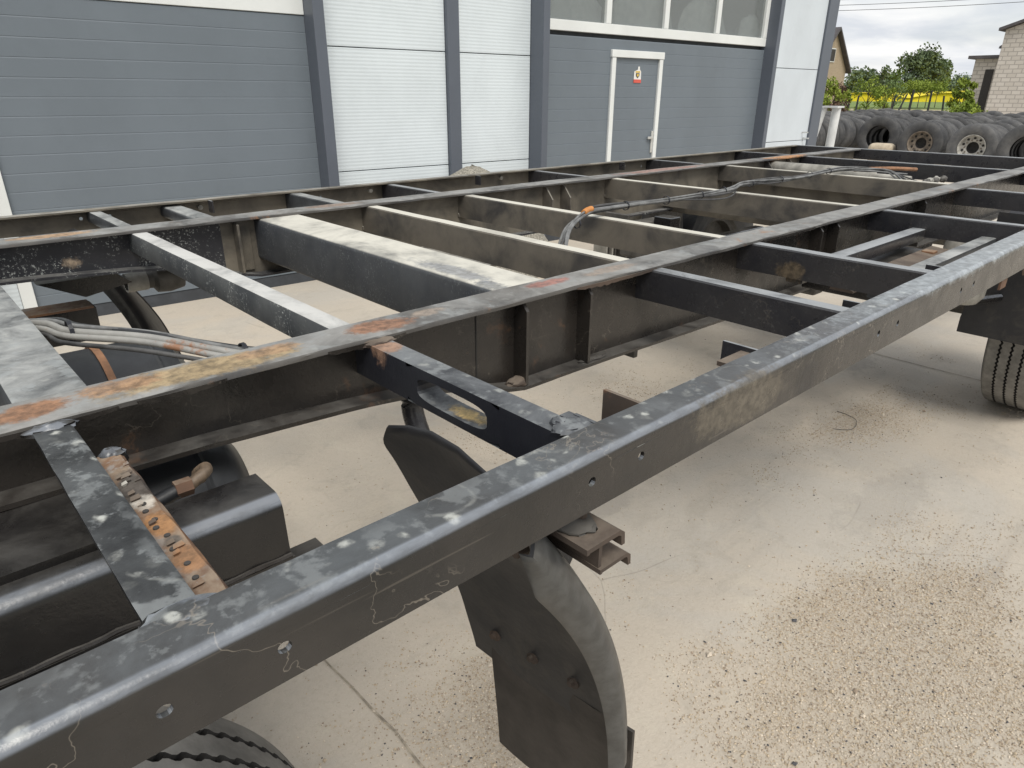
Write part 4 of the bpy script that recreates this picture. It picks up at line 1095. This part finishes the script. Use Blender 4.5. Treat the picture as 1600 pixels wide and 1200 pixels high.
# fenders: rear quarter shells of the front wheels
FC, FR = (-.2, -.704), .925
def fender(my, ph0, ph1, c, R_, y_in, y_out, lip, name, mat, mlip, rnd=True, n=44, flat=None):
    V, F, fm = [], [], []
    def pt(ph, r, y): return (c[0]+r*math.cos(ph)+(flat(y, r*math.sin(ph)) if flat else 0), my(y), Z(c[1]+r*math.sin(ph)))
    rows_ = []
    for i in range(n+1):
        u = i/n; ph = math.radians(ph0+(ph1-ph0)*u); w0 = max(0, 1-u*3.2)**2 if rnd else 0
        yi = y_in-.040*max(0, 1-u/.10)**2 if rnd else y_in
        lp = lip*min(1, .12+u/.16)*(1-.5*u) if rnd else lip
        wob = .003*noise.noise(Vector((u*5, 1, 0)))
        sec = [(R_+wob, yi), (R_+wob, yi+(y_out-yi)*.14), (R_+wob, yi+(y_out-yi)*.3), (R_+wob, yi+(y_out-yi)*.48), (R_+wob, yi+(y_out-yi)*.66), (R_-.002, y_out+.030), (R_-.010, y_out+.010), (R_-.022, y_out+.001), (R_-.030-lp*.3, y_out-.004), (R_-.032-lp*.62, y_out+.003), (R_-.034-lp, y_out+.012)]
        inn = [(r-.005, y) for r, y in sec[:5]]+[(sec[5][0]-.005, sec[5][1]+.001), (sec[6][0]-.005, sec[6][1]+.004), (sec[7][0]-.003, sec[7][1]+.005), (sec[8][0], sec[8][1]+.006), (sec[9][0], sec[9][1]+.005), (sec[10][0]-.001, sec[10][1]+.004)]
        bl_ = lambda y: w0*math.sin(PI*max(0, min(1, (y-y_out)/(y_in-y_out)))**1.15)
        rows_.append([pt(ph+math.radians(1.5)*bl_(y), r+.036*bl_(y), y) for r, y in sec+inn[::-1]])
    m_ = len(rows_[0])
    for r in rows_: V += r
    for i in range(n):
        for j in range(m_):
            a = i*m_+j; b = i*m_+(j+1) % m_; F.append((a, b, b+m_, a+m_)); fm.append(1 if 5 <= j <= 13 else 0)
    for e in (0, n):
        for j in range(m_//2-1):
            a = e*m_; F.append((a+j, a+j+1, a+m_-2-j, a+m_-1-j)); fm.append(0)
    fo = obj(name, V, F, mat, TR, smooth=True, mats=[mat, mlip], fm=fm)
    fo.data.set_sharp_from_angle(angle=math.radians(80))
    return fo
def front_fender(my, dx=0.0, yin=.845):
    def flat(y, hgt):     # the shell sags flatter towards its inner edge
        if my(0) != 0: return 0.0
        q = max(0, min(1, (y-.49)/.33)); e = hgt/.62
        return -q*(.030+.026*4*max(0, e)*(1-min(1, e)))+ .028*q*max(0, e)**3
    fd = fender(my, 42.3, 3.0, (FC[0]+dx, FC[1]), FR, yin, .466, .036, 'fender', m_plastic, m_lip, flat=flat)
    # rubber flap below, bolted on
    V, F = [], []
    for i in range(9):
        u = i/8; z = -.600-.30*u; x = .716+.012*math.sin(u*2)+dx
        ya = .792 if u > .02 else .788
        for j in range(9): V.append((x-.004*math.sin(j*.8+u*3)+flat(.470+(ya-.470)*j/8, .10)*(1-.3*u), my(.470+(ya-.470)*j/8), Z(z)))
    for i in range(8):
        for j in range(8): a = i*9+j; F.append((a, a+1, a+10, a+9))
    nV = len(V); V += [(x+.006, y, z) for x, y, z in V]; F += [tuple(q+nV for q in f)[::-1] for f in F]
    for k in range(8):
        for a, b in ((k, k+1), (72+k, 73+k), (k*9, k*9+9), (k*9+8, k*9+17)): F.append((a, b, b+nV, a+nV))
    fl = obj('rubber_flap', V, F, m_flap, fd, smooth=True)
    for y in (.50, .59, .68, .77): obj('bolt', *lathe([(0, -.010), (.006, -.009), (.007, -.002), (.014, -.001), (.015, .006)], (.712+dx+flat(y, .14)-.004, my(y), Z(-.563)), 'X', 10), m_rustdk, fd, smooth=True)
    for (x, y, z) in ((.487, .64, -.150), (.512, .53, -.150)): obj('bolt', *lathe([(0, -.02), (.009, -.018), (.011, 0)], (x+dx, my(y), Z(z)), 'X', 8), m_rustdk, fd)
    # bent carrier tube on the outside of the shell, clamp channel at its end
    P_ = [(.690, rc, -.115), (.692, 1.045, -.19), (.690, 1.015, -.245), (.672, .95, -.285), (.650, .85, -.285), (.632, .70, -.262), (.620, .56, -.240)]
    if my(0) != 0: return fd
    ca = obj('fender_carrier', *tube([(x, my(y), Z(z)) for x, y, z in P_], .022, 14), m_crossb, TR, smooth=True)
    def cpiece(x, z, s, ya, yb):
        pr = [(0, 0), (0, .010), (.075, .010), (.086, .002), (.088, -.020), (.080, -.020), (.078, -.002), (.072, .002), (.006, .002), (.006, 0)]
        V, F = along_y([(x+a*s, z+b*s) for a, b in pr], my(ya), my(yb), 4); return obj('clamp_channel', [(p[0], p[1], p[2]+T) for p in V], F, m_rustdk, ca)
    cpiece(.532, -.125, .85, .440, .62); cpiece(.560, -.168, .72, .440, .60)
    box('clamp_plate', .561, .567, .445, .64, Z(-.168), Z(-.1235), m_rustdk, ca) if my(0) == 0 else None
    if my(0) == 0:
        obj('clamp_bolt', *tube([(.575, .49, Z(-.13)), (.572, .486, Z(-.085))], .008, 8), m_rustdk, ca)
        obj('clamp_bolt', *tube([(.640, .655, Z(-.262)), (.625, .648, Z(-.195))], .008, 8), m_rustdk, ca)
        lump(.56, .50, -.114, .030, .04, .007, m_grey_d, ca, 31, 'tar_patch')
        V, F = along_y([(.60, -.205), (.68, -.225), (.682, -.218), (.602, -.196)], .56, .72, 3); obj('clamp_strap', [(a, b, c+T) for a, b, c in V], F, m_rusty, ca)
    return fd
front_fender(lambda y: y)
front_fender(lambda y: 3.414-y, .0, .83)
# rear fenders
for my in ((lambda y: y), (lambda y: 3.414-y)):
    fender(my, 178, 25, (4.47, -.704), .60, .885, .425, .03, 'fender', m_plastic, m_plastic, False, 40)

# wheels with zigzag-grooved tread
def wheel(xc, y_in, y_out, name='wheel', R_=.50, grooves=4, spin=0.0):
    yc = (y_in+y_out)/2; w = (y_out-y_in)/2
    we = empty_part(name, (xc, yc, R_))
    cols = []   # (w, r, zig, mat)
    for ww, r in ((.62, .285), (.80, .30), (.96, .36), (1.0, .42), (.97, .46), (.90, .488), (.84, .497)): cols.append((-ww, r, 0, 0))
    for g in range(grooves):
        c = -.84+1.68*(g+1)/(grooves+1)
        for dw, r, mt in ((-.036, .500, 1), (-.030, .486, 2), (.030, .486, 2), (.036, .500, 1)): cols.append((c+dw, r, 1, mt))
    for ww, r in ((.84, .497), (.90, .488), (.97, .46), (1.0, .42), (.96, .36), (.80, .30), (.62, .285)): cols.append((ww, r, 0, 0))
    n = 480; V, F, fm = [], [], []
    for i in range(n):
        t = 2*PI*i/n+spin; zg_ = (.016 if (i % 4) < 2 else -.016)
        for ww, r, zz, mt in cols:
            y = yc+w*(ww+zz*zg_); V.append((xc+r*R_/.5*math.cos(t), y, R_+r*R_/.5*math.sin(t)))
    m_ = len(cols)
    for i in range(n):
        for j in range(m_-1):
            a = i*m_+j; b = ((i+1) % n)*m_+j; F.append((a, a+1, b+1, b))
            k = cols[j][1] < .49 and cols[j+1][1] < .49 and cols[j][2]
            if abs(cols[j][0]) > .9 or abs(cols[j+1][0]) > .9: fm.append(0)
            elif min(cols[j][1], cols[j+1][1]) < .4865 and cols[j][2]: fm.append(2)
            else: fm.append(1)
    ty = obj('tyre', V, F, m_rubber, we, mats=[m_rubber, m_tread, m_groove], fm=fm, smooth=False)
    rr = R_/.5
    pr = [(.287, -w*.64), (.26, -w*.60), (.25, -w*.2), (.16, -w*.1), (.12, -w*.35), (0, -w*.38)]
    obj('rim', *lathe([(a*rr, b) for a, b in pr], (xc, yc, R_), 'Y', 32), m_grey_d, we, smooth=True)
    pr = [(.287, w*.64), (.26, w*.60), (.25, w*.3), (.18, w*.1), (0, w*.05)]
    obj('rim', *lathe([(a*rr, b) for a, b in pr], (xc, yc, R_), 'Y', 32), m_rimrust, we, smooth=True)
    return we
def empty_part(name, loc):
    o = bpy.data.objects.new(name, None); COL.objects.link(o); o.parent = TR; o.location = Vector(loc)-TR.location; o.empty_display_size = .1; return o
for my in ((lambda y: y), (lambda y: 3.414-y)):
    a, b = sorted((my(.485), my(.785)))
    wheel(-.24, a, b, R_=.512); wheel(4.50, a, b)
for x in (-.235, 4.50): obj('axle', *tube([(x, .70, .5), (x, 1.7, .5), (x, 2.71, .5)], .062, 14, 2), m_grey_d, TR, smooth=True)

# running gear seen through the frame
obj('cross_pipe', *tube([(2.42, rc, Z(-.19)), (2.42, 1.7, Z(-.19)), (2.42, lc, Z(-.19))], .024, 12, 3), m_grey_d, TR, smooth=True)
obj('cross_pipe', *tube([(3.42, rc, Z(-.125)), (3.42, 1.7, Z(-.125)), (3.42, lc, Z(-.125))], .028, 12, 3), m_grey_d, TR, smooth=True)
obj('lift_cylinder', *lathe([(0, -.50), (.020, -.50), (.020, -.30), (.046, -.28), (.046, .42), (.03, .44), (0, .44)], (4.62, 2.0, Z(-.065)), 'Y', 18), m_silver, TR, smooth=True)
for x, y in ((2.62, 2.14), (1.64, 1.42), (3.2, 1.4), (1.62, 1.30)):
    h_ = box('spring_hanger', x, x+.02, y-.10, y+.04, Z(-.36), Z(-.13), m_grey_d, TR, .003)
    for k in range(4): box('hanger_rib', x-.03-.022*k, x-.02-.022*k, y-.06, y+.02, Z(-.34), Z(-.18), m_silver if k % 2 else m_grey_d, h_)
lv = box('levelling_arm', 2.55, 2.90, 2.02, 2.10, Z(-.20), Z(-.175), m_grey_d, TR, .004)
box('levelling_bracket', 2.80, 2.88, 1.92, 2.02, Z(-.28), Z(-.15), m_black, lv, .004)
box('valve_block', 2.95, 3.15, 1.32, 1.52, Z(-.30), Z(-.16), m_black, TR, .006)
box('carrier_plate', 1.50, 1.86, 1.95, 2.40, Z(-.216), Z(-.206), m_webin, TR)
box('carrier_plate', 4.1, 4.5, 1.2, 1.9, Z(-.25), Z(-.235), m_grey_d, TR)
for y in (.80, 2.62): obj('air_spring', *lathe([(0, -.16), (.075, -.16), (.095, -.13), (.098, -.07), (.085, -.03), (.098, .01), (.10, .08), (.088, .11), (0, .115)], (3.36, y, Z(-.26)), 'Z', 22), m_silver, TR, smooth=True)
for y in (1.0475, 2.417):
    tb = box('trailing_arm', 3.36, 4.62, y-.04, y+.04, Z(-.56), Z(-.46), m_black, TR, .01)
    V = [(x, yy, Z(z)) for yy in (y-.035, y+.035) for x, z in ((3.35, -.226), (3.60, -.226), (3.50, -.57), (3.38, -.57))]
    obj('hanger_bracket', V, [(0, 1, 2, 3), (7, 6, 5, 4), (0, 4, 5, 1), (1, 5, 6, 2), (2, 6, 7, 3), (3, 7, 4, 0)], m_black, TR)
    V = [(x, yy, Z(z)) for yy in (y-.2, y+.035) for x, z in ((-.5, -.109), (.1, -.109), (-.1, -.68), (-.4, -.68))]
    obj('hanger_bracket', V, [(0, 1, 2, 3), (7, 6, 5, 4), (0, 4, 5, 1), (1, 5, 6, 2), (2, 6, 7, 3), (3, 7, 4, 0)], m_black, TR)
# rod and bracket in front of the rear fender, rusty tabs under the rail
box('fender_bracket', 3.52, 3.70, .84, .93, Z(-.42), Z(-.226), m_black, TR, .008)
for my in ((lambda y: y), (lambda y: 3.414-y)):
    V = [(x, my(y), Z(z)) for x in (3.862, 3.868) for y, z in ((.425, -.695), (.885, -.695), (.885, -.62), (.845, -.30), (.845, -.10), (.425, -.10))]
    obj('fender_apron', V, [tuple(range(6)), tuple(range(6, 12))[::-1]]+[(i, (i+1) % 6, (i+1) % 6+6, i+6) for i in range(6)], m_plastic, TR)
box('axle_cross_plate', 4.06, 4.07, yi0+.002, yi1-.002, Z(-.32), Z(-.106), m_webin, TR)
obj('brake_rod', *tube([(3.02, .90, Z(-.41)), (3.3, .82, Z(-.43)), (3.95, .74, Z(-.50))], .018, 10), m_black, TR, smooth=True)
box('rusty_tab', 2.36, 2.42, .462, .468, Z(-.125), Z(-.078), m_rusty, TR)
obj('side_marker', *lathe([(0, -.012), (.022, -.010), (.026, 0)], (2.62, .4635, Z(-.098)), 'Y', 14), m_rustdk, TR, smooth=True)
# air tanks
def tank(x0, x1, y, z, r, straps):
    prof = [(0, x0), (r*.6, x0+.012), (r*.92, x0+.045), (r, x0+.09), (r, x1-.09), (r*.92, x1-.045), (r*.6, x1-.012), (0, x1)]
    tk = obj('air_tank', *lathe(prof, (0, y, Z(z)), 'X', 36), m_tank, TR, smooth=True)
    for sx in straps: obj('tank_strap', *lathe([(r+.0005, sx-.008), (r+.004, sx-.008), (r+.004, sx+.008), (r+.0005, sx+.008)], (0, y, Z(z)), 'X', 36, True), m_strap, tk, smooth=True)
    obj('tank_seam', *lathe([(r+.0003, x1-.096), (r+.004, x1-.09), (r+.0003, x1-.084)], (0, y, Z(z)), 'X', 36), m_tank, tk)
    return tk
tank(-.55, .50, 1.79, -.350, .180, (.30, -.3)); tk2 = tank(-.40, .375, 1.14, -.265, .135, (-.25,))
ft = obj('hose_elbow', *tube([(.262, .99, Z(-.150)), (.264, .965, Z(-.122)), (.258, .948, Z(-.120)), (.234, .945, Z(-.130))], .009, 12), m_brass, tk2, smooth=True)
for k in range(3): obj('thread_ring', *lathe([(.0092, -.003), (.0125, -.002), (.0125, .002), (.0092, .003)], (.2625, .99-.012*k, Z(-.142+.008*k)), 'Y', 12, True), m_brass, ft)
obj('hose_nut', *lathe([(0, -.014), (.0135, -.013), (.0135, .010), (0, .011)], (.226, .945, Z(-.131)), 'X', 6), m_rusty, ft)
obj('air_hose', *tube([(.215, .945, Z(-.133)), (.15, .94, Z(-.142)), (.04, .95, Z(-.15)), (-.2, .96, Z(-.16)), (-.6, .97, Z(-.165))], .0115, 10), m_hose, TR, smooth=True)

# cable bundle lying over the cross members
path = [(1.49, 1.405, -.075), (1.63, 1.505, -.016), (1.80, 1.585, .004), (1.93, 1.615, .008), (2.3, 1.592, .006), (2.62, 1.600, .004), (2.80, 1.625, .006), (2.93, 1.652, .012), (3.2, 1.655, .006), (3.5, 1.655, .004), (3.98, 1.668, .010), (4.12, 1.60, .006), (4.20, 1.48, -.004)]
ends = [(4.10, 1.36, -.05), (4.16, 1.38, -.02), (4.22, 1.34, -.06), (4.05, 1.33, -.04), (4.18, 1.31, -.03), (4.24, 1.40, .0)]
for k in range(6):
    a = 2*PI*k/6; off = (.0, .0078*math.cos(a), .0072*math.sin(a))
    P_ = []
    for i, p in enumerate(path):
        sp = 1.0+ (1.4 if i in (0,) else .7*math.sin(i*2.3+k*1.9))
        sag = -.016 if (k in (1, 4) and i in (5, 6)) else 0
        P_.append((p[0]+.004*math.sin(i+k), p[1]+off[1]*sp+.004*math.sin(i*1.7+k*2.3)-(sag if sag == 0 else .014), Z(max(p[2]+.012+off[2]*sp+sag, -.2))))
    P_.append(tuple((ends[k][0], ends[k][1], Z(ends[k][2]))))
    obj('cable', *tube(P_, (.0042, .0050, .0038, .0054, .0034, .0046)[k], 8, 5), (m_cableg, m_cabled, m_cableg, m_cableg, m_cabled, m_pipe if False else m_cableg)[k], TR, smooth=True)
for x, y, z in ((1.72, 1.55, -.002), (2.05, 1.61, .018), (2.28, 1.594, .018), (2.52, 1.597, .017), (2.72, 1.614, .016), (3.02, 1.654, .020), (3.3, 1.655, .018), (3.62, 1.66, .018), (3.85, 1.665, .02)):
    obj('cable_tie', *lathe([(.0150, -.0035), (.0168, -.0035), (.0168, .0035), (.0150, .0035)], (x, y, Z(z)), 'X', 14, True), m_tie, TR)
obj('orange_sleeve', *tube([(1.785, 1.580, Z(.022)), (1.815, 1.592, Z(.026)), (1.85, 1.602, Z(.027))], .0105, 10), m_orange, TR, smooth=True)
# spare pipes lying on the bundle's far end
obj('loose_pipe', *tube([(4.1, 1.63, Z(.015)), (4.35, 1.54, Z(.012)), (4.55, 1.46, Z(.0))], .011, 8), m_strap, TR, smooth=True)
for k in range(5): lump(4.35+.06*k, 1.33+.02*math.sin(k*3), -.045, .03, .02, .018, m_silver if k % 2 else m_grey_d, TR, 50+k, 'plug_connector')
# air lines by the front cross plate
HB = [(-.35, 2.05, -.075), (.05, 1.87, -.085), (.195, 1.715, -.062), (.232, 1.595, -.058), (.340, 1.445, -.058), (.470, 1.300, -.085), (.600, 1.25, -.105), (.70, 1.24, -.115)]
def line(off, r, mat, amp=.0, ph=0, stop=None, nm='air_line'):
    P_ = [(x+off[0]+amp*math.sin(i*1.9+ph), y+off[1]+amp*math.cos(i*1.4+ph), Z(z+off[2]+amp*.4*math.sin(i*1.1+ph))) for i, (x, y, z) in enumerate(HB[:stop])]
    return obj(nm, *tube(P_, r, 10, 6), mat, TR, smooth=True)
line((0, 0, 0), .0078, m_pipe); line((-.010, -.015, -.004), .0068, m_pipe, .003, 1); line((.012, .017, .003), .0050, m_cableg, .007, 2)
line((-.02, -.035, -.012), .0048, m_cabled, .008, 4); line((.020, .026, -.003), .0058, m_hose, .012, 3.2)
for i, t in ((3, .0), (5, .1)):
    x, y, z = HB[i]; obj('cable_tie', *lathe([(.0215, -.004), (.0235, -.004), (.0235, .004), (.0215, .004)], (x, y, Z(z)), 'X', 14, True), m_tie, TR)
lump(.60, 1.62, -.078, .012, .03, .012, m_rustdk, TR, 61, 'rusty_stub')
# dirt lying in the open channels
for i, (x, y, s) in enumerate(((1.70, 2.30, .05), (1.25, 1.9, .04), (1.6, 1.2, .05))): lump(x, y if abs(y-2.3) > .2 else 2.37, zb(x)+.010, .06, .02, .008, m_grey_d, ld, 70+i, 'dirt_clump')
